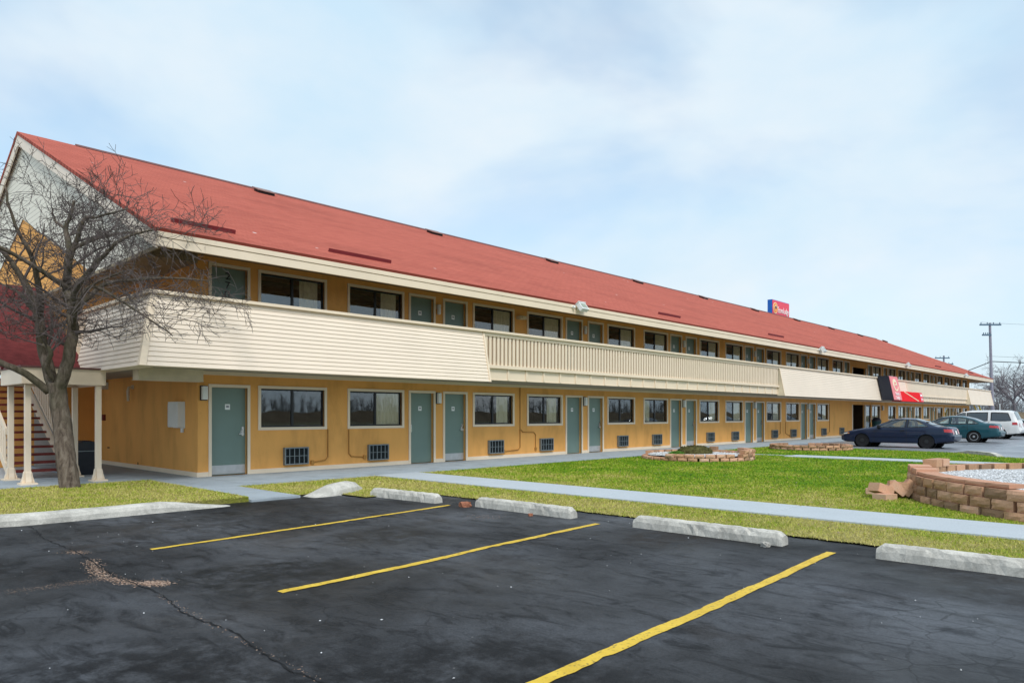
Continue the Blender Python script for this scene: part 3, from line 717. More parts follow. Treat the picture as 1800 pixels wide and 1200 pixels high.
def window(x, z, cur):
    wd = put('window', mS, BLD, (x, 0, z)); put('window_frame', mC, wd); put('pane', mP, wd)
    if CU[cur]: put('curtain', CU[cur], wd)
lowcur = ['', 'r', 'rn', 'rn', '', 'l', 'rn', 'r', 'r', '', 'rn', 'r', '', 'r', 'rn', 'r', '', 'r', 'r', 'rn', 'r']
for x, c in zip(sorted(lowW), lowcur+['r']*30): window(x, 1.04, c)
upcur = ['rn', 'rn', 'r', 'r', 'r', 'r', 'b', 'r', 'r', 'full', 'full', 'r']
for i, x in enumerate(sorted(upW)): window(x, 1.04+ZF, (upcur+['full', 'r', 'b', 'full']*6)[i])

def leaf_mesh():
    b = MB(); b.box(CS-.01, DW-CS+.01, .09, .13, .012, DH-CS+.01); return b.mesh('door', M['door'])
def handle_mesh():
    b = MB(); b.box(-.03, .03, -.022, 0, -.02, .2); b.tube([(0,-.02,.03),(0,-.06,.03)], .013, 8); b.box(-.12, .012, -.075, -.05, .018, .042); b.tube([(0,-.018,.145),(0,-.035,.145)], .022, 10)
    b.box(-.05, -.03, -.012, 0, .02, .12); return b.mesh('door_handle', M['steel'])
def plate_mesh():
    b = MB(); b.box(-.06, .06, -.006, 0, -.065, .065); b.box(-.032, .032, -.008, -.0061, -.018, .03, 1); return b.mesh('number_plate', [M['plate'], M['mark']])
def kick_mesh():
    b = MB(); b.box(CS+.012, DW-CS-.012, .084, .0899, .03, .235); return b.mesh('kick_plate', M['kick'])
mD, mF, mH, mN, mK = leaf_mesh(), casing_mesh(DW, DH, False), handle_mesh(), plate_mesh(), kick_mesh()
def door(x, z, side, number=None):
    d = put('door', mD, BLD, (x, 0, z)); put('door_frame', mF, d); put('kick_plate', mK, d)
    put('door_handle', mH, d, (DW-CS-.075 if side == 'R' else CS+.075, .09, .93), (0, 0, 0) if side == 'R' else (0, 0, 0))
    if side == 'L': d.children[-1].scale = (-1, 1, 1)
    if number:
        for i, ch in enumerate(number):
            put('room_number', text_mesh("room_number", ch, .235, M["digit"], .004, "CENTER", 1.25), d, (DW*.50-.01*i, .082, 1.86-.215*i), (PI/2, 0, 0))
    else: put('number_plate', mN, d, (DW*.49, .09, 1.60))
    b = None
for x, s_ in lowD: door(x, 0, s_)
for i, (x, s_) in enumerate(upD): door(x, ZF, s_, '270' if i == 0 else None)
# glazed lobby door beside the passage
b = MB(); b.box(45.87, 45.95, .04, .09, 0, 2.09); b.box(46.89, 46.97, .04, .09, 0, 2.09); b.box(45.95, 46.89, .04, .09, 2.0, 2.09); b.box(45.95, 46.89, .04, .09, 0, .12)
gd = b.build('door', M['sash'], BLD); b = MB(); b.box(45.95, 46.89, .06, .066, .12, 2.0); b.build('pane', M['glass'], gd)
b = MB(); b.tube([(46.82,.03,.9),(46.82,-.02,.9),(46.82,-.02,1.2),(46.82,.03,1.2)], .014, 8); b.build('door_handle', M['steel'], gd)

# through-wall air conditioners
def ac_meshes():
    b = MB(); W, H = .66, .43; b.box(0, W, -.10, -.001, 0, .028); b.box(0, W, -.10, -.001, H-.028, H); b.box(0, .028, -.10, -.001, .028, H-.028); b.box(W-.028, W, -.10, -.001, .028, H-.028); b.box(.028, W-.028, -.035, -.0015, .028, H-.028, 1)
    g = MB()
    for i in range(4): x = .13+i*.133; g.box(x-.009, x+.009, -.099, -.08, .03, H-.03)
    for i in range(10): z = .05+i*.037; g.box(.03, W-.03, -.078, -.045, z, z+.013, 1)
    g.box(.03, W-.03, -.095, -.08, H*.5-.008, H*.5+.008)
    return b.mesh('air_conditioner', [M['acmetal'], M['acdark']]), g.mesh('grille', [M['acmetal'], M['acdark']])
mA, mG = ac_meshes()
for x in acs: a = put('air_conditioner', mA, BLD, (x, 0, .17)); put('grille', mG, a)
# painted conduits
def conduit(pts): b = MB(); b.tube(pts, .016, 6); b.box(pts[-1][0]-.04, pts[-1][0]+.04, -.05, -.002, pts[-1][2]-.05, pts[-1][2]+.05); b.build('conduit', M['conduit'], BLD)
y = -.02
conduit([(3.36,y,1.04),(3.36,y,.32),(3.28,y,.24),(2.9,y,.2)]); conduit([(4.0,y,1.03),(4.0,y,.38),(4.08,y,.3),(4.5,y,.27)])
conduit([(10.72,y,2.33),(10.72,y,.32),(10.62,y,.25),(9.95,y,.22)]); conduit([(10.75,y,.92),(10.85,y,.84),(11.4,y,.82),(11.5,y,.74),(11.5,y,.25)])
conduit([(31.65,y,1.03),(31.65,y,.4),(31.2,y,.25)]); conduit([(32.35,y,1.03),(32.35,y,.4),(32.9,y,.25)]); conduit([(39.0,y,2.1),(39.0,y,.35),(38.5,y,.25)])
# lower wall lamps, upper jar lamps
def lamp_mesh():
    b = MB(); b.box(-.075, .075, -.05, -.001, 0, .34, 1); b.box(-.06, .06, -.13, -.05, .02, .32); return b.mesh('wall_lamp', [M['lightbox'], M['sash']])
def jar_mesh():
    b = MB(); b.box(-.05, .05, -.04, -.001, .17, .3, 1); b.lathe([(.03,.30),(.06,.29),(.06,.22),(.045,.2),(.055,.18),(.055,.02),(.035,0)], 'z', (0,-.08,0), 14); return b.mesh('wall_lamp', [M['lightbox'], M['creamend']])
mL, mJ = lamp_mesh(), jar_mesh()
put('wall_lamp', mL, BLD, (.12, 0, 1.74))
for x in lamps: put('wall_lamp', mL, BLD, (x, 0, 1.74)); put('wall_lamp', mJ, BLD, (x, 0, 4.40))
put('wall_lamp', mL, BLD, (49.45, 0, 1.74))
b = MB(); b.box(10.55, 10.85, -.2, -.001, 4.60, 4.71); b.box(10.6, 10.7, -.26, -.2, 4.62, 4.69); b.build('speaker_box', M['creamend'], BLD)
# end wall fittings
b = MB(); b.box(-.02, -.001, .70, 1.36, 1.10, 1.72, 0); b.box(-.16, -.02, .72, 1.30, 1.12, 1.72, 0); b.box(-.06, -.02, .74, .82, 1.0, 1.12)
mt = b.build('meter_cabinet', M['whitebox'], BLD); b = MB(); b.box(-.164, -.1, 1.3, 1.31, 1.14, 1.66); b.build('cabinet_door', M['kick'], mt)
b = MB(); b.box(-.02, -.001, 4.02, 4.16, 2.1, 2.2); b.tube([(-.02,4.1,2.15),(-.1,4.1,2.14),(-.12,4.1,2.05),(-.12,4.08,1.78)], [.03,.035,.04,.035], 10); b.build('vent_pipe', M['creamend'], BLD)
b = MB(); b.box(-.2, -.001, 6.05, 6.3, 2.14, 2.34); b.build('wall_lamp', M['whitebox'], BLD)
b = MB(); b.box(-.06, -.001, 6.28, 6.5, 1.25, 1.42); b.build('alarm_box', M['maroon'], BLD)
b = MB(); b.box(-.006, -.001, 5.95, 6.12, .46, .50); b.box(-.006, -.0012, 3.7, 3.75, .105, .17); b.build('rust_mark', M['rust'], BLD)
b = MB(); b.box(-1.55, -.85, 7.16, 7.195, .0, 2.05); ud = b.build('door', M['kick'], BLD); b = MB(); b.box(-.96, -.9, 7.12, 7.159, .95, 1.15); b.build('door_handle', M['steel'], ud)

# upper floor slab and soffits
b = MB(); b.box(-1.5, 79.2, -1.468, -.002, 2.42, 2.74); b.box(-1.5, -.002, 0, 7.19, 2.42, 2.74); b.build('walkway_slab', M['soffit'], BLD)
b = MB(); b.box(-1.36, .0, -.30, .04, 2.17, 2.417); b.box(-1.37, .005, -.31, .05, 2.15, 2.169); b.build('beam', M['creamend'], BLD)
b = MB(); b.prism([(-1.72,4.90),(-1.25,5.05),(0,5.05),(0,5.075),(-1.27,5.075),(-1.72,4.93)], 'x', -1.36, 79.0); b.box(-1.36, -.002, .022, 18.3, 4.86, 4.89); b.box(-1.36, -.002, .002, .02, 4.86, 5.049); b.build('soffit', M['soffit2'], BLD)

# sided balcony panels: boards lapped down a flared face
def flare(s): return 1.55+.29*s, 3.80-1.44*s
def panel(xa, xb, corner=False, endright=False, y_end=2.3):
    b = MB(); n = 15
    def fr(s, lip):   # front left, front right
        o, z = flare(s); o += lip
        return (-o if corner else xa, -o, z), ((79.2+o-1.55 if endright else xb), -o, z)
    for i in range(n):
        s0, s1 = i/n, (i+1)/n
        a0, b0 = fr(s0, .0); a1, b1 = fr(s1, .016); a2, b2 = fr(s1, .0)
        b.quad(a0, b0, b1, a1); b.quad(a1, b1, b2, a2)
        if corner:
            o0, z0 = flare(s0); o1, z1 = flare(s1)
            b.quad((-o0, -o0, z0), (-o1-.016, -o1-.016, z1), (-o1-.016, y_end, z1), (-o0, y_end, z0)); b.quad((-o1-.016, -o1-.016, z1), (-o1, -o1, z1), (-o1, y_end, z1), (-o1-.016, y_end, z1))
    P = b.build('balcony_panel', M['cream2'], BLD, recalc=False)
    t = MB()     # back face, bottom closing, end closings
    xl = -1.47 if corner else xa; xr = xb
    t.quad((xl,-1.47,2.36),(xr,-1.47,2.36),(xr,-1.47,3.8),(xl,-1.47,3.8)); t.quad((xl-(.37 if corner else 0),-1.84,2.362),(xr,-1.84,2.362),(xr,-1.47,2.362),(xl,-1.47,2.362))
    if corner: t.quad((-1.47,-1.47,2.36),(-1.47,y_end,2.36),(-1.47,y_end,3.8),(-1.47,-1.47,3.8)); t.quad((-1.84,-1.84,2.362),(-1.84,y_end,2.362),(-1.47,y_end,2.362),(-1.47,-1.47,2.362)); t.poly([(-1.47,y_end,3.8),(-1.55,y_end,3.8),(-1.85,y_end,2.362),(-1.47,y_end,2.362)])
    for xx in ([xb] if corner else [xa, xb]): t.poly([(xx,-1.47,3.8),(xx,-1.55,3.8),(xx,-1.85,2.362),(xx,-1.47,2.362)])
    t.build('panel_lining', M['creamend'], P, recalc=False)
    def strip(x, wd):    # corner boards
        e = MB(); e.hexa([(x-wd,-1.872,2.355),(x,-1.872,2.355),(x,-1.84,2.355),(x-wd,-1.84,2.355),(x-wd,-1.582,3.80),(x,-1.582,3.80),(x,-1.55,3.80),(x-wd,-1.55,3.80)]); e.build('corner_board', M['cream'], P)
    if corner:
        for s_ in (0,):
            p = [(-1.885,-1.885,2.36),(-1.76,-1.885,2.36),(-1.76,-1.84,2.36),(-1.885,-1.76,2.36),(-1.575,-1.575,3.79),(-1.46,-1.575,3.79),(-1.46,-1.53,3.79),(-1.575,-1.46,3.79)]
            e = MB(); e.hexa(p); e.build('corner_board', M['cream'], P)
        strip(xb+.03, .06)
    else: strip(xa+.05, .06); strip(xb+.01, .06)
    return P
panel(-1.5, 7.5, corner=True); panel(27.85, 49.4); panel(68.8, 79.1)
b = MB(); b.box(-1.63, 79.15, -1.64, -1.42, 3.801, 3.865); b.box(-1.63, -1.42, -1.419, 3.6, 3.801, 3.865); b.build('top_rail', M['cream'], BLD)

# open railings
def baluster_mesh(): b = MB(); b.box(-.048, .048, -.022, .022, 0, .83); return b.mesh('baluster', M['cream'])
mB = baluster_mesh()
R1 = MB(); R1.box(7.56, 27.84, -1.575, -1.48, 3.70, 3.80); R1.box(7.56, 27.84, -1.585, -1.475, 2.775, 2.87)
rail = R1.build('railing', M['cream'], BLD)
xs = [7.64+i*.1655 for i in range(122)]
for x in xs[:100]: put('baluster', mB, rail, (x, -1.53, 2.87))
b = MB()
for x in xs[100:]: b.box(x-.048, x+.048, -1.552, -1.508, 2.87, 3.70)
tag(b.build('baluster', M['cream'], rail), kind='stuff')
R2 = MB(); R2.box(49.45, 68.78, -1.575, -1.48, 3.70, 3.80); R2.box(49.45, 68.78, -1.585, -1.475, 2.775, 2.87); rail2 = R2.build('railing', M['cream'], BLD)
b = MB(); x = 49.55
while x < 68.75: b.box(x-.075, x+.075, -1.552, -1.508, 2.87, 3.70); x += .1655
tag(b.build('baluster', M['cream'], rail2), kind='stuff')
R3 = MB(); R3.box(-1.575, -1.48, 2.32, 3.6, 3.70, 3.80); R3.box(-1.585, -1.475, 2.32, 3.6, 2.775, 2.87); rail3 = R3.build('railing', M['cream'], BLD)
for i in range(7): put('baluster', mB, rail3, (-1.53, 2.42+i*.1655, 2.87), (0, 0, PI/2))
def fascia(xa, xb):
    b = MB(); b.box(xa, xb, -1.50, -1.47, 2.45, 2.77); x = xa+.22
    while x < xb-.1: b.box(x-.035, x+.035, -1.53, -1.501, 2.45, 2.77); x += .81
    b.box(xa, xb, -1.515, -1.4705, 2.43, 2.449); b.build('balcony_fascia', M['cream'], BLD)
fascia(7.56, 27.84); fascia(49.45, 68.78)
b = MB(); b.box(-1.5, -1.47, 2.32, 7.1, 2.45, 2.77); b.build('balcony_fascia', M['cream'], BLD)

# roof
RS, YE, ZE, YR = .4425, -1.80, 5.05, 9.16
RX0, RX1 = -1.55, 79.3
def rz(y): return ZE+RS*(y-YE) if y <= YR else ZE+RS*(2*YR-y-YE)
ym = 2*YR-YE
# an L-shaped slope cannot carry the shingle courses in one coordinate frame, so each slope is its own part
ang = math.atan(RS); ln = (YR-YE)/math.cos(ang)
for side in (0, 1):
    b = MB(); b.box(0, RX1-RX0, 0, ln, -.09, 0)
    o = b.build('roof', M['roof'], BLD)
    if side == 0: o.location = (RX0, YE, ZE); o.rotation_euler = (ang, 0, 0)
    else: o.location = (RX1, ym, ZE); o.rotation_euler = (ang, 0, PI)
    if side == 0: ROOF = o
def roofpart(name, bld, mats):
    """mesh given in world coordinates, hung under the front slope"""
    me = bld.mesh(name, mats); inv = (Matrix.Translation((RX0, YE, ZE)) @ Matrix.Rotation(ang, 4, 'X')).inverted()
    me.transform(inv); return put(name, me, ROOF)
b = MB(); b.prism([(YR-.16, rz(YR-.16)+.015), (YR, rz(YR)+.05), (YR+.16, rz(YR)-.055), (YR, rz(YR)-.02)], 'x', 0.0, 79.0); roofpart('ridge_cap', b, M['ridge'])
for i in range(10):
    x = 5.6+i*8.15; y = 8.35; z = rz(y)-.03; b = MB(); sl_ = RS
    def sl(x0, x1, y0, y1, h0, h1): return [(x0,y0,rz(y0)+h0),(x1,y0,rz(y0)+h0),(x1,y1,rz(y1)+h0),(x0,y1,rz(y1)+h0),(x0,y0,rz(y0)+h1),(x1,y0,rz(y0)+h1),(x1,y1,rz(y1)+h1),(x0,y1,rz(y1)+h1)]
    b.hexa(sl(x, x+.62, y-.20, y+.16, -.02, .10), 1); b.hexa(sl(x-.05, x+.67, y-.25, y+.22, .102, .135), 0)
    roofpart('roof_vent', b, [M['ventm'], M['ventside']])
for xa, xb in ((-.95, .42), (2.8, 4.67), (17.8, 19.45), (28.0, 29.8), (60.2, 62.0), (72.3, 74.3)):
    b = MB(); y = -.95; z = rz(y); b.hexa([(xa,y-.03,z-.02),(xb,y-.03,z-.02),(xb,y+.03,z+.0),(xa,y+.03,z+.0),(xa,y-.05,z+.075),(xb,y-.05,z+.075),(xb,y-.01,z+.085),(xa,y-.01,z+.085)]); roofpart('snow_guard', b, M['roofstrip'])
# eave and rake boards
b = MB(); b.box(RX0+.02, RX1-.02, -1.79, -1.755, 4.885, 4.985); b.box(RX0+.03, RX1-.03, -1.754, -1.722, 4.70, 4.985); b.box(RX0+.03, RX1-.03, -1.776, -1.7545, 4.70, 4.868)
b.build('eave_fascia', M['cream'], BLD)
b = MB(); b.box(RX0+.02, RX1-.02, ym-.05, ym-.01, 4.70, 4.985); b.build('eave_fascia', M['cream'], BLD)
def rake(xa, xb):
    b = MB()
    for y0, y1 in ((-1.72, YR), (YR, ym-.06)): b.hexa([(xa,y0,rz(y0)-.42),(xb,y0,rz(y0)-.42),(xb,y1,rz(y1)-.42),(xa,y1,rz(y1)-.42),(xa,y0,rz(y0)-.085),(xb,y0,rz(y0)-.085),(xb,y1,rz(y1)-.085),(xa,y1,rz(y1)-.085)])
    b.build('rake_board', M['cream2'], BLD)
rake(RX0+.02, RX0+.06); rake(RX1-.06, RX1-.02)
# gable faces: cream lap siding band round an ochre field
def gable(xs_, xo):
    b = MB(); zb = 4.775; Q = lambda y, z, x: (x, y, z)
    yo0 = 2.6; zap = 7.3
    for sgn in (0, 1):
        m_ = (lambda y: y) if sgn == 0 else (lambda y: 2*YR-y)
        b.poly([Q(m_(-1.70), zb, xs_), Q(m_(yo0), zb, xs_), Q(m_(YR), zap, xs_), Q(m_(YR), rz(YR)-.1, xs_), Q(m_(-1.70), rz(-1.70)-.1, xs_)])
    g = b.build('gable_siding', M['gablesiding'], BLD, recalc=False)
    b = MB(); b.poly([Q(yo0-.2, zb, xo), Q(2*YR-yo0+.2, zb, xo), Q(YR, zap+.2, xo)]); b.build('gable_wall', M['stucco'], BLD, recalc=False)
    b = MB(); s_ = -1 if xs_ < 0 else 1
    b.box(min(xs_, xs_+s_*.03), max(xs_, xs_+s_*.03), -1.70, 2*YR+1.70, 4.70, 4.773); b.build('gable_trim', M['soffit2'], BLD)
gable(-1.40, -1.375); gable(79.15, 79.12)

# floodlights clamped to the eave
def flood_mesh():
    b = MB(); Rm = Matrix.Rotation(math.radians(-38), 4, 'X')
    def bx(x0, x1, y0, y1, z0, z1, mi): 
        p = [Rm @ Vector(q) for q in [(x0,y0,z0),(x1,y0,z0),(x1,y1,z0),(x0,y1,z0),(x0,y0,z1),(x1,y0,z1),(x1,y1,z1),(x0,y1,z1)]]; b.hexa([(q.x, q.y-.30, q.z+.08) for q in p], mi)
    bx(-.22, .22, -.02, .16, -.17, .19, 0); bx(-.17, .17, -.028, -.021, -.11, .13, 1); bx(-.25, .25, -.05, .16, .191, .215, 0)
    b.tube([(0,0,0),(0,-.1,.02),(0,-.18,.07)], .035, 8); b.box(-.07, .07, -.03, 0, -.07, .07); b.tube([(.32,0,0),(.32,-.12,.02)], .05, 8); b.tube([(-.36,0,.03),(-.36,-.1,.05)], .06, 8)
    return b.mesh('floodlight', [M['lampwhite'], M['lampglass']])
mFl = flood_mesh()
for x in (11.6, 32.6, 48.7, 66.6): put('floodlight', mFl, BLD, (x, -1.792, 4.88)).scale = (.78, .78, .78)

# ------------------------------------------------------------------ stair at the end wall
ST = thing('exterior_staircase', 'cream wooden staircase with maroon open treads under a red shingled roof', 'staircase', (0, 0, 0))
for (x, y) in ((-3.10, .78), (-1.86, .60), (-3.10, 2.20), (-1.90, 2.10)):
    b = MB(); b.box(-.053, .053, -.053, .053, 0, 2.03); p = b.build('post', M['cream'], ST, loc=(x, y, 0), bevel=.008)
    b = MB()
    for a in range(4):
        R = Matrix.Rotation(a*PI/2, 3, 'Z')
        for k in range(1):
            prof_ = [(.056, .27), (.07, .24), (.082, .16), (.11, .07), (.11, .035), (.056, .035)]
            vs = [R @ Vector((u, -.05, h)) for u, h in prof_]+[R @ Vector((u, .05, h)) for u, h in prof_]; n = len(prof_)
            b.add(vs, [tuple(range(n)), tuple(range(2*n-1, n-1, -1))]+[(i, (i+1) % n, n+(i+1) % n, n+i) for i in range(n)])
    b.box(-.15, .15, -.15, .15, .0, .034); b.build('post_base', M['cream'], p)
b = MB(); b.box(-3.26, -1.74, .50, .60, 2.04, 2.36); b.box(-3.26, -3.16, .601, 2.3, 2.04, 2.36); b.box(-1.84, -1.74, .601, 2.3, 2.04, 2.36); b.box(-3.159, -1.841, 2.2, 2.3, 2.04, 2.36); b.build('beam', M['cream'], ST)
b = MB(); b.box(-3.29, -1.71, .46, 2.4, 2.365, 2.40); b.build('beam_cap', M['ridge'], ST)
# the roof climbs with the flight
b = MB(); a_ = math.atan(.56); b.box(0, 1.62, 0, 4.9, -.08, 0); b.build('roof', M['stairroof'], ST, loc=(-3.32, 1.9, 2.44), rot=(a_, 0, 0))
b = MB()
for x in (-3.30, -1.76): b.hexa([(x,2.2,2.36),(x+.04,2.2,2.36),(x+.04,6.0,4.5),(x,6.0,4.5),(x,2.2,2.52),(x+.04,2.2,2.52),(x+.04,6.0,4.62),(x,6.0,4.62)])
b.build('roof_board', M['cream'], ST)
tr = MB(); tr.box(-3.02, -1.98, 0, .27, 0, .055); mT = tr.mesh('tread', M['maroon']); YS0, RUN, RISE = 2.62, .298, .169
for i in range(15): put('tread', mT, ST, (0, YS0+i*RUN, .12+i*RISE))
for x in (-3.08, -1.975):
    b = MB(); y0, y1 = YS0-.05, YS0+15*RUN; sl2 = RISE/RUN
    b.hexa([(x,y0,.0),(x+.055,y0,.0),(x+.055,y1,(y1-y0)*sl2-.06),(x,y1,(y1-y0)*sl2-.06),(x,y0,.24),(x+.055,y0,.24),(x+.055,y1,(y1-y0)*sl2+.24),(x,y1,(y1-y0)*sl2+.24)]); b.build('stringer', M['cream'], ST)
    h = MB(); xo = x-.05 if x < -2.5 else x+.065
    h.hexa([(xo,y0,.98),(xo+.04,y0,.98),(xo+.04,y1,(y1-y0)*sl2+.98),(xo,y1,(y1-y0)*sl2+.98),(xo,y0,1.12),(xo+.04,y0,1.12),(xo+.04,y1,(y1-y0)*sl2+1.12),(xo,y1,(y1-y0)*sl2+1.12)])
    h.hexa([(xo,y0,.28),(xo+.04,y0,.28),(xo+.04,y1,(y1-y0)*sl2+.28),(xo,y1,(y1-y0)*sl2+.28),(xo,y0,.36),(xo+.04,y0,.36),(xo+.04,y1,(y1-y0)*sl2+.36),(xo,y1,(y1-y0)*sl2+.36)])
    hr = h.build('handrail', M['cream'], ST); bl = MB(); y = y0+.1
    while y < y1: z = (y-y0)*sl2; bl.hexa([(xo+.004,y-.045,z+.33),(xo+.036,y-.045,z+.33),(xo+.036,y+.045,z+.38),(xo+.004,y+.045,z+.38),(xo+.004,y-.045,z+.98),(xo+.036,y-.045,z+.98),(xo+.036,y+.045,z+1.0),(xo+.004,y+.045,z+1.0)]); y += .165
    bl.build('spindles', M['cream'], hr)
b = MB(); b.box(-3.3, -1.5, 7.13, 8.4, 2.58, 2.72); b.build('landing', M['cream'], ST)
# litter bin under the canopy and a yellow crate behind the stairs
WB = thing('waste_bin', 'black domed waste bin standing by the ochre end wall beside the stair posts', 'waste bin', (-1.52, 2.75, 0)); WB.scale = (.82, .82, .70)
b = MB(); b.hexa([(-.24,-.24,0),(.24,-.24,0),(.24,.24,0),(-.24,.24,0),(-.27,-.27,.78),(.27,-.27,.78),(.27,.27,.78),(-.27,.27,.78)]); b.build('bin_body', M['binblk'], WB, bevel=.02)
b = MB(); b.box(-.285, .285, -.285, .285, .781, .815); b.build('rim', M['acmetal'], WB)
b = MB(); pr = [(-.27,.816),(.27,.816),(.27,1.02),(.2,1.10),(.08,1.145),(-.08,1.145),(-.2,1.10),(-.27,1.02)]; b.prism(pr, 'y', -.26, .26); b.build('lid', M['binblk'], WB, bevel=.015)
b = MB(); b.box(-.2,.2,-.13,.13,0,.02); b.box(-.2,.2,-.13,-.11,.02,.2); b.box(-.2,.2,.11,.13,.02,.2); b.box(-.2,-.18,-.11,.11,.02,.2); b.box(.18,.2,-.11,.11,.02,.2)
tag(b.build('crate', M['yellow'], loc=(-3.9, 7.6, .0)), 'small yellow plastic crate lying on the gravel behind the stair treads', 'crate')
b = MB(); b.box(-4.4, -4.0, 0, .04, 0, .02)
FN = thing('board_fence', 'low cream vertical board fence behind the staircase', 'fence', (-5.4, 9.5, 0))
b = MB(); x = 0
while x < 2.6: b.box(x, x+.14, 0, .025, .02, 1.5); x += .155
b.build('boards', M['cream2'], FN); b = MB(); b.box(0, 2.63, .026, .07, .3, .4); b.box(0, 2.63, .026, .07, 1.15, 1.25); b.build('rail', M['cream'], FN)

# ------------------------------------------------------------------ wheel stops
def wheel_stop(y0, y1, seed, label, x=1.02, skew=0.0):
    """precast bar lying along Y, chipped and weathered"""
    rnd = random.Random(seed); n = 36; b = MB(); vs = []
    prof = [(-.085,-.04),(-.08,.045),(-.062,.095),(-.03,.118),(.03,.118),(.062,.095),(.08,.045),(.085,-.04)]; k = len(prof)
    chips = [(rnd.uniform(.05, .95), rnd.choice([1, 2, 5, 6]), rnd.uniform(.01, .03)) for _ in range(7)]
    for i in range(n+1):
        t = i/n; e = min(t, 1-t)*(y1-y0); s = 1 if e > .09 else (.62+.38*math.sqrt(max(0, 1-(1-e/.09)**2)))
        for j, (u, h) in enumerate(prof):
            c = sum(d*max(0, 1-abs(t-ct)/.035) for ct, cj, d in chips if cj == j)
            vs.append((u*(.9+.1*s)+rnd.uniform(-.004, .004)+skew*(t-.5)-c*(1 if u > 0 else -1), (t-.5)*(y1-y0), h*(s if h > 0 else 1)+rnd.uniform(-.004, .004)-c*.6))
    fs = [(i*k+j, i*k+j+1, (i+1)*k+j+1, (i+1)*k+j) for i in range(n) for j in range(k-1)]+[tuple(range(k)), tuple(n*k+j for j in range(k))]
    b.add(vs, fs)
    return tag(b.build('wheel_stop', M['conc'], loc=(x, (y0+y1)/2, -.005)), label, 'wheel stop', 'concrete wheel stops along the lawn edge')
wheel_stop(-7.36, -5.72, 1, 'pale concrete wheel stop beside the curved kerb ramp, farthest from the big planter', x=.80, skew=-.12)
wheel_stop(-10.05, -8.12, 2, 'concrete wheel stop with a broken brick lying at its left end', x=1.04)
wheel_stop(-13.06, -11.10, 3, 'long grey concrete wheel stop with a small stone at its right end', x=1.02)
wheel_stop(-16.0, -14.02, 4, 'concrete wheel stop cut off by the right edge of the photo, nearest the big planter', x=1.02)
def rock(name, loc, s, mat, seed, label, cat):
    rnd = random.Random(seed); bm = bmesh.new(); bmesh.ops.create_cube(bm, size=1); bmesh.ops.subdivide_edges(bm, edges=bm.edges[:], cuts=2, use_grid_fill=True)
    for v in bm.verts:
        r = v.co.length; v.co = v.co*.8+v.co.normalized()*.14; v.co += Vector((rnd.uniform(-.07, .07), rnd.uniform(-.07, .07), rnd.uniform(-.06, .06))); v.co = Vector((v.co.x*s[0], v.co.y*s[1], v.co.z*s[2]))
    me = bpy.data.meshes.new(name); bm.to_mesh(me); bm.free(); me.materials.append(mat); o = put(name, me, None, loc, (0, 0, rnd.uniform(0, 3))); tag(o, label, cat); return o
rock('brick_fragment', (.84, -8.02, -.005), (.13, .16, .085), M['brick'], 2, 'reddish broken brick piece against the left end of a wheel stop', 'brick')
rock('brick_chip', (.80, -9.45, -.025), (.05, .06, .04), M['brick'], 5, 'small red brick chip on asphalt in front of a wheel stop', 'brick')
rock('loose_stone', (.80, -12.93, -.015), (.07, .08, .05), M['stone'], 4, 'small grey stone lying below the right end of a wheel stop', 'stone')

# ------------------------------------------------------------------ planters of stacked blocks
def block(b, rnd, cx, cy, ang, ln, dp, z0, h, mi=0, rough=.012, tint=None):
    """one split-face block centred at (cx,cy), face looking along ang"""
    t = rnd.random() if tint is None else tint; nx, ny = math.cos(ang), math.sin(ang); tx, ty = -ny, nx
    nu, nv = 4, 3; vs = []; fs = []
    for j in range(nv+1):
        for i in range(nu+1):
            u = (i/nu-.5)*ln; v = j/nv*h; edge = i in (0, nu) or j in (0, nv)
            o = dp/2+(rnd.uniform(-rough, rough*.3)-rough*.8 if edge else rnd.uniform(0, rough*1.3))
            uu = u*(.985 if edge else 1); vs.append((cx+tx*uu+nx*o, cy+ty*uu+ny*o, z0+v))
    w = nu+1
    for j in range(nv):
        for i in range(nu): fs.append((j*w+i, j*w+i+1, (j+1)*w+i+1, (j+1)*w+i))
    nb = len(vs); ob = -dp/2; s2 = .80
    for (u, v) in ((-ln/2*s2, 0), (ln/2*s2, 0), (ln/2*s2, h), (-ln/2*s2, h)): vs.append((cx+tx*u+nx*ob, cy+ty*u+ny*ob, z0+v))
    fs.append((nb+1, nb, nb+3, nb+2)); bot = list(range(0, w)); top = list(range(nv*w, nv*w+w))
    lef = [j*w for j in range(nv+1)]; rig = [j*w+nu for j in range(nv+1)]
    b.add(vs, fs, 0, t)
    b.add(vs, [tuple(bot[::-1]+[nb, nb+1]), tuple(lef+[nb+3, nb]), tuple(rig[::-1]+[nb+1, nb+2])], 0, t)
    b.add(vs, [tuple(top+[nb+2, nb+3])], mi, t)
def ring(name, parent, c, r, courses, h, ln, dp, seed, z0=-.03, skip=None, setback=.018, rfun=None):
    rnd = random.Random(seed); b = MB()
    for k in range(courses):
        rr = r-setback*k; n = int(2*PI*rr/ln); off = (k % 2)*.5+rnd.uniform(-.1, .1)
        for i in range(n):
            a = 2*PI*(i+off)/n; a = (a+PI) % (2*PI)-PI
            if skip and skip(k, a): continue
            q = rr*(rfun(a) if rfun else 1)
            block(b, rnd, c[0]+math.cos(a)*(q+rnd.uniform(-.02, .02)), c[1]+math.sin(a)*(q+rnd.uniform(-.02, .02)), a+rnd.uniform(-.06, .06), ln*.985*rnd.uniform(.93, 1.0), dp, z0+k*h, h*rnd.uniform(.955, .985), 1)
    o = b.build(name, [M['block'], M['blockcap']], parent, tint=True, recalc=True); return o
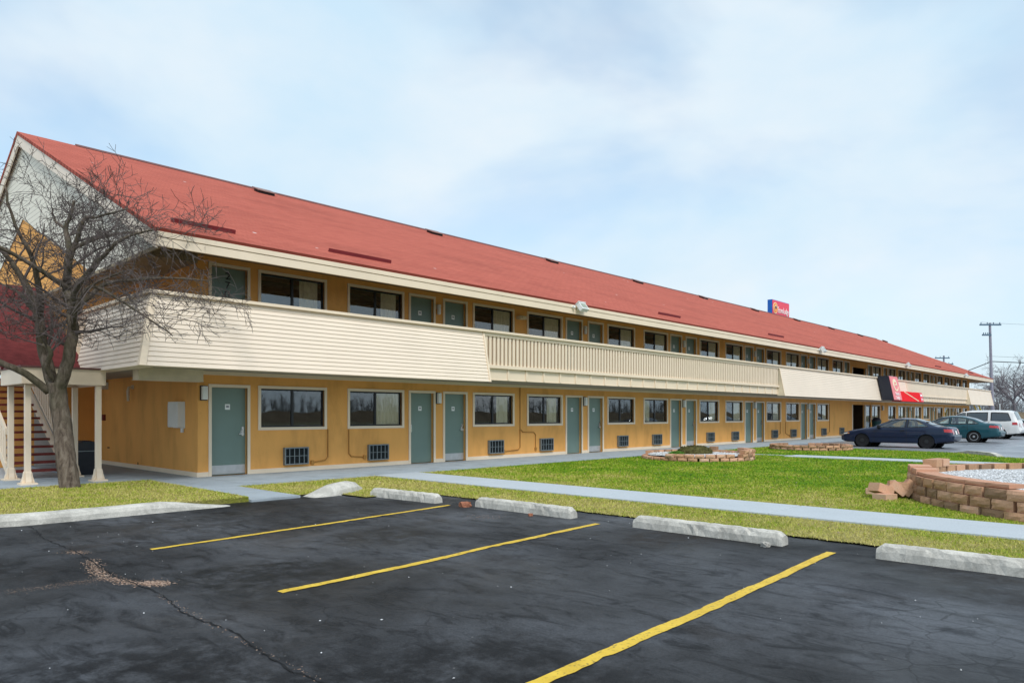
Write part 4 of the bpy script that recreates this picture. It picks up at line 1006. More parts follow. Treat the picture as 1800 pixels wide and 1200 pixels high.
def bed(c, r, z, name, parent, mat, seed, lump=.03, rfun=None):
    rnd = random.Random(seed); b = MB(); vs = [(c[0], c[1], z+lump)]; nr, na = 10, 48
    for i in range(1, nr+1):
        for j in range(na):
            a = 2*PI*j/na; rr = r*i/nr*(rfun((a+PI) % (2*PI)-PI) if rfun else 1); vs.append((c[0]+rr*math.cos(a), c[1]+rr*math.sin(a), z+rnd.uniform(-lump, lump)*.6))
    fs = [(0, 1+j, 1+(j+1) % na) for j in range(na)]
    for i in range(nr-1):
        for j in range(na): fs.append((1+i*na+j, 1+(i+1)*na+j, 1+(i+1)*na+(j+1) % na, 1+i*na+(j+1) % na))
    b.add(vs, fs); return b.build(name, mat, parent, smooth=True)
# big one at the right
P3 = thing('block_planter', 'large round planter of tan split face blocks filled with white gravel', 'planter', (0, 0, 0))
def sk3(k, a):
    d = math.degrees(a) % 360
    if k == 3: return not (77 < d < 85)
    if k == 2: return 153 < d < 158
    return False
ring('block_wall', P3, (8.75, -16.85), 4.34, 4, .148, .375, .26, 11, z0=-.06, skip=sk3)
bed((8.75, -16.85), 4.2, .27, 'gravel_bed', P3, M['gravelbed'], 3)
rnd = random.Random(9); sp = []
for _ in range(9000):
    a = rnd.uniform(1.0, 4.2); r_ = 4.12*math.sqrt(rnd.random()); sp.append((8.75+r_*math.cos(a), -16.85+r_*math.sin(a), .275, rnd.uniform(.010, .026)))
o = stones('white_gravel', sp, M['pebble'], 9); o.parent = P3
# cap blocks standing proud at the broken left corner
b = MB(); rnd = random.Random(4)
for (a, r_, z, s_, h_) in ((103, 4.25, .386, 1.2, .11), (108.5, 4.24, .386, 1.2, .125), (114, 4.22, .386, 1.1, .10)): a = math.radians(a); block(b, rnd, 8.75+r_*math.cos(a), -16.85+r_*math.sin(a), a, .375*s_, .34, z, h_, 1, .005, .9)
for i in range(6): a = math.radians(119+i*5.2); block(b, rnd, 8.75+4.22*math.cos(a), -16.85+4.22*math.sin(a), a, .40, .30, .386, .058, 1, .005, rnd.uniform(.4, 1))
b.build('cap_course', [M['blockcap'], M['blockcap']], P3, tint=True)
# fallen blocks
def loose(loc, rot, s, label, mat='blockcap'):
    b = MB(); rnd = random.Random(int(loc[0]*1000) % 97); block(b, rnd, 0, 0, 0, s[0], s[1], -s[2]/2, s[2], 1, .006, rnd.uniform(.35, 1))
    return tag(b.build('loose_block', [M['block'], M['blockcap']], loc=loc, rot=rot, tint=True), label, 'block', 'blocks fallen from the big planter')
lb = [((1550,846),.12,(.35,.12,.9),(.36,.26,.15),'pinkish block tilted up on the left top of the fallen pile'),
      ((1538,866),.03,(0,.05,.2),(.34,.24,.1),'flat pale block at the far left foot of the fallen pile'),
      ((1566,862),.05,(.1,-.2,1.9),(.38,.26,.12),'pale block leaning in the middle of the fallen pile'),
      ((1556,875),.02,(0,0,1.2),(.36,.24,.11),'flat block nearest the sidewalk at the foot of the fallen pile'),
      ((1577,864),.13,(.7,.2,.5),(.34,.26,.15),'block tipped on its edge between the pile and planter'),
      ((1594,862),.14,(.2,.9,2.2),(.36,.28,.17),'large block standing on end nearest the planter wall'),
      ((1580,848),.19,(.1,.1,.3),(.36,.24,.13),'pale block resting on top at the back of the fallen pile')]
for (px, py), z, rt, s_, lab in lb:
    dep = 1255*(1.41-.0)/(py-729) if z < .06 else 12.35
    p = at(px, min(dep, 12.9)); loose((p[0], p[1], z), rt, s_, lab)
# the two low rings in the lawn
P1 = thing('block_planter', 'low round planter of brown blocks with a gap in its wall and dead ground cover', 'planter', (0, 0, 0))
def sk1(k, a):
    d = math.degrees(a) % 360
    if k == 0: return 249 < d < 256
    if k == 1: return 247 < d < 258 or 108 < d < 172
    if k == 2: return not (258 < d < 330 or 0 < d < 20)
    return False
ring('block_wall', P1, (14.41, -4.55), 1.70, 3, .115, .30, .22, 21, z0=-.03, skip=sk1, setback=.01)
bed((14.41, -4.55), 1.6, .12, 'gravel_bed', P1, M['gravelbed'], 5)
sp = []; rnd = random.Random(12)
for _ in range(1500): a = rnd.uniform(0, 6.28); r_ = 1.55*math.sqrt(rnd.random()); sp.append((14.41+r_*math.cos(a), -4.55+r_*math.sin(a), .125, rnd.uniform(.012, .028)))
o = stones('white_gravel', sp, M['pebble'], 12); o.parent = P1
def mound(name, c, rx, ry, h, mat, parent, seed, rot=0):
    rnd = random.Random(seed); b = MB(); n = 30; m_ = 7; vs = []; fs = []
    for i in range(m_+1):
        for j in range(n):
            t = i/m_; a = 2*PI*j/n; rr = math.cos(t*PI/2)**.6; vs.append((c[0]+(rx*rr*math.cos(a)*math.cos(rot)-ry*rr*math.sin(a)*math.sin(rot))*rnd.uniform(.92, 1.05), c[1]+(rx*rr*math.cos(a)*math.sin(rot)+ry*rr*math.sin(a)*math.cos(rot))*rnd.uniform(.92, 1.05), c[2]+h*math.sin(t*PI/2)*rnd.uniform(.88, 1.08)))
    for i in range(m_):
        for j in range(n): fs.append((i*n+j, i*n+(j+1) % n, (i+1)*n+(j+1) % n, (i+1)*n+j))
    b.add(vs, fs)
    for _ in range(900):   # dead stems and leaf litter over the mound
        a = rnd.uniform(0, 2*PI); t = rnd.random(); rr = math.cos(t*PI/2)**.6; u, v = rx*rr*math.cos(a), ry*rr*math.sin(a)
        p = Vector((c[0]+u*math.cos(rot)-v*math.sin(rot), c[1]+u*math.sin(rot)+v*math.cos(rot), c[2]+h*math.sin(t*PI/2))); q = p+Vector((rnd.uniform(-.07, .07), rnd.uniform(-.07, .07), rnd.uniform(.0, .06))); s_ = Vector((rnd.uniform(-.015, .015), rnd.uniform(-.015, .015), .0))
        b.add([p-s_, p+s_, q], [(0, 1, 2)])
    return b.build(name, mat, parent)
mound('ground_cover', (14.6, -4.35, .1), .62, .45, .27, M['scrub'], P1, 3, -.7)
mound('leaves', (13.75, -4.15, .1), .3, .22, .10, M['leafgreen'], P1, 6)
P2 = thing('block_planter', 'lowest round ring of brown blocks in the lawn in front of the navy car', 'planter', (0, 0, 0))
ring('block_wall', P2, (23.5, -4.75), 1.5, 2, .11, .30, .22, 31, z0=-.03, skip=lambda k, a: k == 1 and 20 < math.degrees(a) % 360 < 60, setback=.01)
bed((23.5, -4.75), 1.4, .06, 'soil_bed', P2, M['scrub'], 8)

# ------------------------------------------------------------------ bare trees
def tree(name, base, limbs, label, seed, levels, twigmat, trunkmat, group=None, rmin=.004, thick=1.0, dens=1.0, zmin=0):
    """limbs: list of (points, r0, r1) in metres from the base; every limb sprouts branch generations"""
    rnd = random.Random(seed); T = thing(name, label, 'tree', base, 0, group); tb = MB(); cb = MB()
    def wander(p, d, ln, r0, r1, segs, lift, wob):
        pts = [p.copy()]; rs = [r0]
        for i in range(segs):
            d = (d+Vector((rnd.gauss(0, wob), rnd.gauss(0, wob), rnd.gauss(0, wob)+lift))).normalized()
            p = p+d*(ln/segs); pts.append(p.copy()); rs.append(r0+(r1-r0)*(i+1)/segs)
        return pts, rs
    def sprout(pts, rs, lv):
        if lv >= len(levels): return
        cnt, ln, lift, wob, spread, sides = levels[lv]; n = len(pts)-1; cnt = max(1, int(cnt*rnd.uniform(.75, 1.25)*dens))
        for c in range(cnt):
            t = (.22 if lv == 0 else .15)+(1-.2)*(c+rnd.random())/cnt; t = min(t, .999)*n; i = int(t); u = t-i
            p = pts[i].lerp(pts[i+1], u); d0 = (pts[i+1]-pts[i]).normalized(); r = rs[i]*(1-u)+rs[i+1]*u
            ax = d0.orthogonal().normalized(); ax.rotate(Matrix.Rotation(rnd.uniform(0, 2*PI), 3, d0)); d = d0.copy(); d.rotate(Matrix.Rotation(rnd.uniform(spread*.6, spread*1.25), 3, ax))
            l = ln*rnd.uniform(.55, 1.3)
            if p.z+d.z*l < zmin: d.z = abs(d.z)*.6+.1; d.normalize()
            if p.z < zmin-.15: continue
            rr = max(rmin, r*rnd.uniform(.42, .62)*thick if lv < 2 else r*.6)
            q, qs = wander(p, d, l, rr, max(rmin*.8, rr*.35), 5 if lv < 2 else 4, lift, wob)
            cb.tube(q, qs, sides, 0, False, rnd.random()); sprout(q, qs, lv+1)
    for pts, r0, r1 in limbs:
        P = [Vector(p) for p in pts]; n = len(P); Q = []; RR = []       # smooth the limb
        for i in range(n-1):
            a, b_, c, d = P[max(i-1, 0)], P[i], P[i+1], P[min(i+2, n-1)]
            for s in range(4):
                t = s/4; Q.append(.5*((2*b_)+(c-a)*t+(2*a-5*b_+4*c-d)*t*t+(3*b_-a-3*c+d)*t**3)+Vector((rnd.gauss(0, .008), rnd.gauss(0, .008), 0))); RR.append(r0+(r1-r0)*((i+t)/(n-1))**.8)
        Q.append(P[-1]); RR.append(r1); tb.tube(Q, RR, 12 if r0 > .1 else 8, 0, True)
        if r0 < .14: sprout(Q, RR, 0)
    tb.build('trunk', trunkmat, T, smooth=True); c = cb.mesh('crown', twigmat, recalc=False); put('crown', c, T); return T
# near tree: limbs follow the photo's forks, set out in depth around the trunk
TB = (-2.80, -1.0, .03); SC = 1/92.
def tp(px, py, dep): u = (px-125)*SC; return (RT[0]*u+FW[0]*dep, RT[1]*u+FW[1]*dep, (857-py)*SC)
limbs = [([tp(126,864,0),tp(118,815,0),tp(112,760,0),tp(105,712,0),tp(101,672,0)], .185, .15),
         ([tp(103,690,0),tp(118,648,-.02),tp(130,600,-.05),tp(131,560,-.05),tp(122,520,0)], .125, .085),
         ([tp(100,690,0),tp(85,655,.05),tp(68,615,.15),tp(58,575,.25),tp(48,540,.3)], .12, .08),
         ([tp(88,690,0),tp(60,660,-.2),tp(25,640,-.35),tp(-10,605,-.5),tp(-60,570,-.6)], .075, .04),
         ([tp(100,675,0),tp(98,650,-.25),tp(112,622,-.35),tp(100,612,-.4)], .055, .035),
         ([tp(122,530,0),tp(112,490,.1),tp(112,440,.2),tp(100,405,.3),tp(108,375,.3),tp(115,350,.3)], .095, .02),
         ([tp(130,560,-.05),tp(150,520,-.3),tp(185,490,-.5),tp(225,462,-.7),tp(262,440,-.8),tp(310,430,-.9)], .075, .015),
         ([tp(131,590,-.05),tp(165,545,-.5),tp(205,520,-.8),tp(260,545,-1.0),tp(310,575,-1.1),tp(355,605,-1.2)], .05, .010),
         ([tp(128,555,0),tp(165,500,.3),tp(210,485,.6),tp(265,478,.8),tp(330,482,.9)], .055, .012),
         ([tp(118,500,0),tp(140,450,-.2),tp(165,400,-.3),tp(185,395,-.3),tp(240,380,-.3)], .06, .014),
         ([tp(114,470,.1),tp(95,425,.5),tp(70,390,.8),tp(45,370,.9),tp(35,345,1.0)], .06, .014),
         ([tp(50,545,.3),tp(30,500,.3),tp(8,460,.2),tp(-20,420,.1),tp(-50,380,0)], .085, .02),
         ([tp(55,560,.3),tp(70,510,.0),tp(75,460,-.3),tp(60,410,-.5),tp(50,350,-.6)], .07, .016),
         ([tp(46,545,.3),tp(10,530,.7),tp(-30,500,1.0),tp(-80,480,1.2)], .06, .015),
         ([tp(120,510,0),tp(90,480,-.5),tp(55,455,-.9),tp(15,440,-1.2),tp(-30,430,-1.4)], .055, .012),
         ([tp(128,570,0),tp(160,545,-.4),tp(200,530,-.9),tp(245,520,-1.3),tp(300,510,-1.6)], .045, .010),
         ([tp(112,440,.2),tp(140,410,.6),tp(190,390,1.0),tp(235,400,1.3),tp(285,390,1.5)], .045, .010)]
tree('bare_tree', TB, limbs, 'leafless spreading tree with mossy grey trunk on the kerbed grass island', 21,
     [(8, .95, -.035, .12, 1.0, 5), (7, .58, -.02, .14, .95, 4), (5, .36, .0, .15, .9, 3), (3, .20, .0, .14, .8, 3)], M['twig'], M['bark'], rmin=.0045, thick=.8, zmin=2.62, dens=.86)
def far_tree(px, dep, h, label, seed, lean=0, dens=1.0, group='bare trees beyond the motel'):
    rnd = random.Random(seed); s = h/8.0; R = lambda a, b_: rnd.uniform(a, b_)
    lim = [([(0,0,0),(.05*s,0,1*s),(.1*s+lean,0,2.2*s)], .15*s, .12*s)]
    for k in range(9):
        a = 2*PI*k/9+R(-.3, .3); up = R(.55, 1.1); l = R(2.2, 3.6)*s; x0 = .1*s+lean; pts = [(x0, 0, (1.9+.12*k)*s)]
        for i in range(1, 5): t = i/4; pts.append((x0+math.cos(a)*l*t*.9+R(-.1, .1), math.sin(a)*l*t*.9+R(-.1, .1), (1.9+.12*k)*s+up*l*t*(1-.25*t)*1.15))
        lim.append((pts, .075*s, .015*s))
    b0 = at(px, dep, -.1)
    return tree('bare_tree', b0, lim, label, seed, [(8, 1.5*s, .03, .18, .8, 4), (6, .85*s, .02, .2, .8, 3), (4, .45*s, 0, .22, .8, 3)], M['fartwig'], M['fartwig'], group, rmin=.014*dep/90, dens=dens)
far_tree(1783, 100, 11.5, 'largest bare tree at the right edge behind the white van', 31, lean=-.4)
far_tree(1805, 118, 13, 'bare tree half cut off by the right edge of the photo', 33)
far_tree(1757, 175, 9.5, 'small faint bare tree just right of the utility pole', 35, dens=.7)
for i, (px, dep, h, lab) in enumerate([(1748, 230, 8, 'faintest small bare tree close against the utility pole'), (1768, 260, 9, 'faint distant bare tree left of the large one')]): far_tree(px, dep, h, lab, 41+i, dens=.55)

# far bank, wood and land
def ridge_strip(name, a, b_, h, dpt, mat, seed, kind, n=80, base=-.1):
    rnd = random.Random(seed); A, B = Vector(a[:2]), Vector(b_[:2]); d = (B-A); nr = Vector((-d.y, d.x)).normalized(); b = MB(); vs = []
    for i in range(n+1):
        p = A+d*i/n; hh = h*rnd.uniform(.8, 1.12); q = p+nr*dpt*.5; r = p+nr*dpt
        vs += [(p.x, p.y, base), (p.x+nr.x*dpt*.25, p.y+nr.y*dpt*.25, base+hh*.9), (q.x, q.y, base+hh), (r.x, r.y, base)]
    b.add(vs, [(4*i+j, 4*i+j+1, 4*i+5+j, 4*i+4+j) for i in range(n) for j in range(3)]); o = b.build(name, mat); tag(o, kind=kind); return o
ridge_strip('bank', at(1650, 135), at(2300, 135), 2.1, 14, M['bank'], 3, 'structure')
def twig_wood(name, label, centre_pts, h, n, seed, mat):
    """a far wood of bare stems that reads as one mass"""
    rnd = random.Random(seed); b = MB()
    for _ in range(n):
        t = rnd.random()*(len(centre_pts)-1); k = int(t); u = t-k; A, B = Vector(centre_pts[k]), Vector(centre_pts[k+1]); p = A.lerp(B, u)+Vector((rnd.gauss(0, 5), rnd.gauss(0, 5), 0)); hh = h*rnd.uniform(.5, 1.1)
        top = p+Vector((rnd.gauss(0, .6), rnd.gauss(0, .6), hh)); b.tube([p, p.lerp(top, .5), top], [.16, .11, .03], 3, 0, False)
        for _ in range(9):
            q = p.lerp(top, rnd.uniform(.3, .95)); e = q+Vector((rnd.gauss(0, 1), rnd.gauss(0, 1), rnd.uniform(.4, 1.8)))*h*.14; b.tube([q, e], [.07, .02], 3, 0, False)
    o = put(name, b.mesh(name, mat, recalc=False)); tag(o, label, 'wood', kind='stuff')
twig_wood('far_wood', 'pale grey leafless wood along the horizon at the right', [at(1600, 330), at(1800, 330), at(2300, 300)], 9.5, 520, 3, M['farwood'])

twig_wood('far_wood', 'leafless wood across the road, mirrored in the motel windows', [(-90, -150, -.1), (0, -160, -.1), (120, -155, -.1), (260, -135, -.1)], 6.5, 1000, 8, M['farwood2'])
ridge_strip('roadside_bank', (-120, -122), (330, -112), 2.4, 9, M['bank'], 9, 'structure', n=160)
# ------------------------------------------------------------------ utility poles, wires, small posts
def utility_pole(px, dep, h, lean, label, arms):
    p = at(px, dep, -.1); T = thing('utility_pole', label, 'utility pole', p, math.atan2(RT[1], RT[0]), 'utility poles behind the motel')
    b = MB(); b.tube([(lean,0,0),(lean*.4,0,h*.5),(0,0,h)], [.19, .165, .13], 10); b.build('pole', M['woodpole'], T)
    for (z, x0, x1, y) in arms:
        b = MB(); b.box(x0, x1, -.16, -.02, z-.09, z+.09); a = b.build('crossarm', M['polemetal'], T)
        i_ = MB(); n = 4
        for k in range(n): xx = x0+.15+(x1-x0-.3)*k/(n-1); i_.lathe([(.03,z+.09),(.06,z+.16),(.035,z+.2),(.06,z+.25),(.02,z+.3)], 'z', (xx,-.09,0), 8)
        i_.build('insulators', M['polemetal'], a)
        if x1-x0 > 2.5: c = MB(); c.tube([(-1.0,-.09,z-.08),(0,-.09,z-.85),(1.0,-.09,z-.08)], .035, 5); c.build('brace', M['polemetal'], a)
    return T
D1 = 84; UP = utility_pole(1740, D1, 12.3, .42, 'tall leaning utility pole with one wide crossarm beyond the far corner', [(12.1, -1.25, 1.25, 0), (10.9, -.95, .1, 0)])
D2 = 118; utility_pole(1659, D2, 11.3, .0, 'short looking utility pole top with two crossarms showing above the roof', [(10.9, -1.5, .9, 0), (9.9, -.5, 1.5, 0)])
def wire(p, q, sag, label, r=.018):
    p, q = Vector(p), Vector(q); pts = []
    for i in range(25): t = i/24; v = p.lerp(q, t); v.z -= 4*sag*t*(1-t); pts.append(v)
    b = MB(); b.tube(pts, r, 5, 0, True); tag(b.build('power_line', M['wire']), label, 'power line', 'wires strung from the utility poles')
wire(at(1724, 84, 12.3), at(2600, 70, 11.5), 1.0, 'thin wire leaving the top of the tall utility pole to the right', .012)
wire(at(1743, 84, 7.7), at(2600, 70, 7.2), .7, 'thick dark cable crossing from the tall pole above the bare tree', .05)
wire(at(1743, 84, 7.7), at(1560, 130, 5.4), .5, 'thick dark cable running from the tall pole down behind the roof', .05)
wire(at(1743, 84, 8.3), at(2600, 70, 8.2), .8, 'thin wire just above the thick cable right of the pole', .014)
LP = thing('marker_post', 'thin white post standing on the bank right of the utility pole', 'post', at(1757.5, 120, -.1)); b = MB(); b.tube([(0,0,0),(0,0,3.2)], .09, 8); b.box(-.14, .14, -.14, .14, 0, .2); b.lathe([(.1,3.2),(.12,3.25),(.05,3.4)], 'z', (0,0,0), 8); b.build('shaft', M['whitebox'], LP)
YB = thing('yellow_barrier', 'pair of slanted yellow guard bars below the far balcony corner', 'barrier', at(1718, 70, 0), math.atan2(RT[1], RT[0]))
for dx in (0, .45): b = MB(); b.tube([(dx-.35,0,2.35),(dx+.1,0,1.5),(dx+.1,0,0)], .06, 8); b.build('bar', M['yellow'], YB)

# ------------------------------------------------------------------ signs
PS = thing('lodge_pylon_sign', 'red and blue box sign on a pole rising behind the roof ridge', 'sign', at(1364, 62, -.1), 0)
SB = MB(); W2, H2 = 3.55, 3.1; zb = 9.2
# box: red face looks towards -Y, blue face looks towards -X
b = MB(); b.box(-1.75, 1.75, -.42, -.02, zb, zb+H2-1.0); b.build('cabinet', M['bluesign'], PS)
b = MB(); b.box(-1.71, 1.71, -.45, -.421, zb+.04, zb+H2-1.04); b.build('face', M['redsign'], PS)
b = MB(); b.tube([(0,-.22,0),(0,-.22,zb)], .18, 12); b.build('pole', M['whitebox'], PS)
def disc(r0, r1, a0, a1, n, y, c, mat, name, parent, taper=False):
    b = MB(); vs = []
    for i in range(n+1):
        a = a0+(a1-a0)*i/n; t = i/n; w0, w1 = (r0, r1) if not taper else ((r0+r1)/2-(r1-r0)/2*(1-.75*t), (r0+r1)/2+(r1-r0)/2*(1-.75*t))
        for yy in (y, y+.02): vs += [(c[0]+w0*math.cos(a), yy, c[1]+w0*math.sin(a)), (c[0]+w1*math.cos(a), yy, c[1]+w1*math.sin(a))]
    fs = []
    for i in range(n): o = 4*i; fs += [(o, o+1, o+5, o+4), (o+1, o+3, o+7, o+5), (o, o+4, o+6, o+2), (o+2, o+6, o+7, o+3)]
    b.add(vs, fs); return b.build(name, mat, parent)
LX, LZ = -1.2, zb+1.42
disc(.0, .47, 0, 2*PI, 30, -.475, (LX, LZ), M['signcream'], 'emblem', PS); disc(.0, .40, 0, 2*PI, 30, -.488, (LX, LZ), M['signorange'], 'emblem', PS)
disc(.0, .13, 0, 2*PI, 20, -.510, (LX+.04, LZ+.04), M['signblack'], 'emblem', PS); disc(.15, .27, .0, 1.7*PI, 24, -.505, (LX+.02, LZ), M['signcream'], 'emblem', PS, True)
put('lettering', text_mesh('lettering', 'EconoLodge', .72, M['signwhite'], .012, 'CENTER', .62), PS, (.42, -.47, zb+1.30), (PI/2, 0, 0))
# the balcony sign: tall tilted cabinet with the swirl, and a long red box
BS = thing('lodge_balcony_sign', 'red sign with a cream swirl fixed to the sided balcony front', 'sign', (42.9, -1.9, 0))
fl = lambda z: -(.29/1.44)*(3.8-z)   # follows the flared panel
def slab(x0, x1, z0, z1, d0, d1): return [(x0,fl(z0)-d1,z0),(x1,fl(z0)-d1,z0),(x1,fl(z0)-d0,z0),(x0,fl(z0)-d0,z0),(x0,fl(z1)-d1,z1),(x1,fl(z1)-d1,z1),(x1,fl(z1)-d0,z1),(x0,fl(z1)-d0,z1)]
b = MB(); b.hexa(slab(0, 1.75, 2.36, 3.92, -.25, .42)); b.build('cabinet', M['signblack'], BS)
b = MB(); b.hexa(slab(.02, 1.73, 2.38, 3.90, .421, .445)); b.build('face', M['pinksign'], BS)
b = MB(); b.hexa(slab(1.76, 7.2, 2.32, 2.98, -.2, .36)); b.build('red_box', M['brightred'], BS)
b = MB(); b.hexa(slab(6.55, 7.19, 2.34, 2.96, .361, .37)); b.build('end_panel', M['redsign'], BS)
b = MB(); b.hexa(slab(6.65, 7.05, 2.72, 2.86, .372, .38)); b.hexa(slab(6.72, 7.0, 2.46, 2.56, .372, .38)); b.build('white_label', M['signwhite'], BS)
b = MB(); b.hexa([(2.9,fl(2.96)-.375,2.93),(2.98,fl(2.96)-.375,2.97),(2.98,fl(2.96)-.361,2.97),(2.9,fl(2.96)-.361,2.93),(5.9,fl(2.36)-.375,2.35),(5.98,fl(2.36)-.375,2.39),(5.98,fl(2.36)-.361,2.39),(5.9,fl(2.36)-.361,2.35)]); b.build('stripe', M['signcream'], BS)
em = bpy.data.objects.new('swirl_emblem', None)
ZC, XC = 3.38, .92
b = MB(); pts = []; n = 46
for i in range(n+1):
    t = i/n; a = -.15*PI+t*2.05*PI; r = .20+.27*t; pts.append((XC+r*math.cos(a)*1.12, ZC+r*math.sin(a)*.92, .035+.07*math.sin(min(1, t*1.15)*PI)))
vs = []
for i, (x, z, w_) in enumerate(pts):
    x2, z2 = pts[min(i+1, n)][:2]; x1, z1 = pts[max(i-1, 0)][:2]; dx, dz = x2-x1, z2-z1; l = math.hypot(dx, dz); nx, nz = -dz/l, dx/l
    for s_ in (-1, 1):
        for dd in (.446, .465): xx, zz = x+nx*w_*s_, z+nz*w_*s_; vs.append((xx, fl(zz)-dd, zz))
fs = []
for i in range(n): o = 4*i; fs += [(o+1, o+3, o+7, o+5), (o, o+1, o+5, o+4), (o+2, o+6, o+7, o+3)]
b.add(vs, fs); b.hexa([(XC-.2,fl(ZC)-.466,ZC-.06),(XC+.22,fl(ZC)-.466,ZC-.02),(XC+.22,fl(ZC)-.447,ZC-.02),(XC-.2,fl(ZC)-.447,ZC-.06),(XC-.2,fl(ZC)-.466,ZC+.02),(XC+.22,fl(ZC)-.466,ZC+.07),(XC+.22,fl(ZC)-.447,ZC+.07),(XC-.2,fl(ZC)-.447,ZC+.02)])
b.build('emblem', M['signcream'], BS)
tilt = math.atan(.29/1.44)
put('lettering', text_mesh('lettering', 'Econo', .30, M['signwhite'], .01, 'CENTER', 1.0), BS, (.90, fl(2.72)-.455, 2.78), (PI/2-tilt, 0, 0))
put('lettering', text_mesh('lettering', 'Lodge', .30, M['signwhite'], .01, 'CENTER', 1.0), BS, (.90, fl(2.55)-.455, 2.53), (PI/2-tilt, 0, 0))
bpy.data.objects.remove(em)
# inside the ground floor passage
VM = thing('vending_cabinet', 'dark low cabinet inside the shaded ground floor passage', 'cabinet', (44.6, 2.6, 0)); b = MB(); b.box(-.7, .6, -.4, .4, 0, 1.05); b.build('body', M['binblk'], VM, bevel=.02); b = MB(); b.box(-.72, .62, -.42, .42, 1.051, 1.08); b.build('top', M['acmetal'], VM)
b = MB(); b.lathe([(.16,0),(.16,.04),(.10,.06),(.06,.55),(.035,.72),(.03,.74)], 'z', (0,0,0), 14); tag(b.build('floor_cone', M['whitebox'], loc=(45.35, .9, 0)), 'small whitish cone standing in the passage beside the dark cabinet', 'cone')
PB = thing('outdoor_bin', 'dark green tall bin standing in front of the glazed lobby door', 'bin', (46.35, -.55, 0)); b = MB(); b.lathe([(.25,0),(.27,.05),(.29,.9),(.31,.92),(.31,.98)], 'z', (0,0,0), 18); b.build('bin_body', plain('dark_green_plastic', (.012, .05, .05), .5), PB); b = MB(); b.lathe([(.31,.981),(.30,1.06),(.2,1.2),(.06,1.25)], 'z', (0,0,0), 18); b.build('lid', M['binblk'], PB)

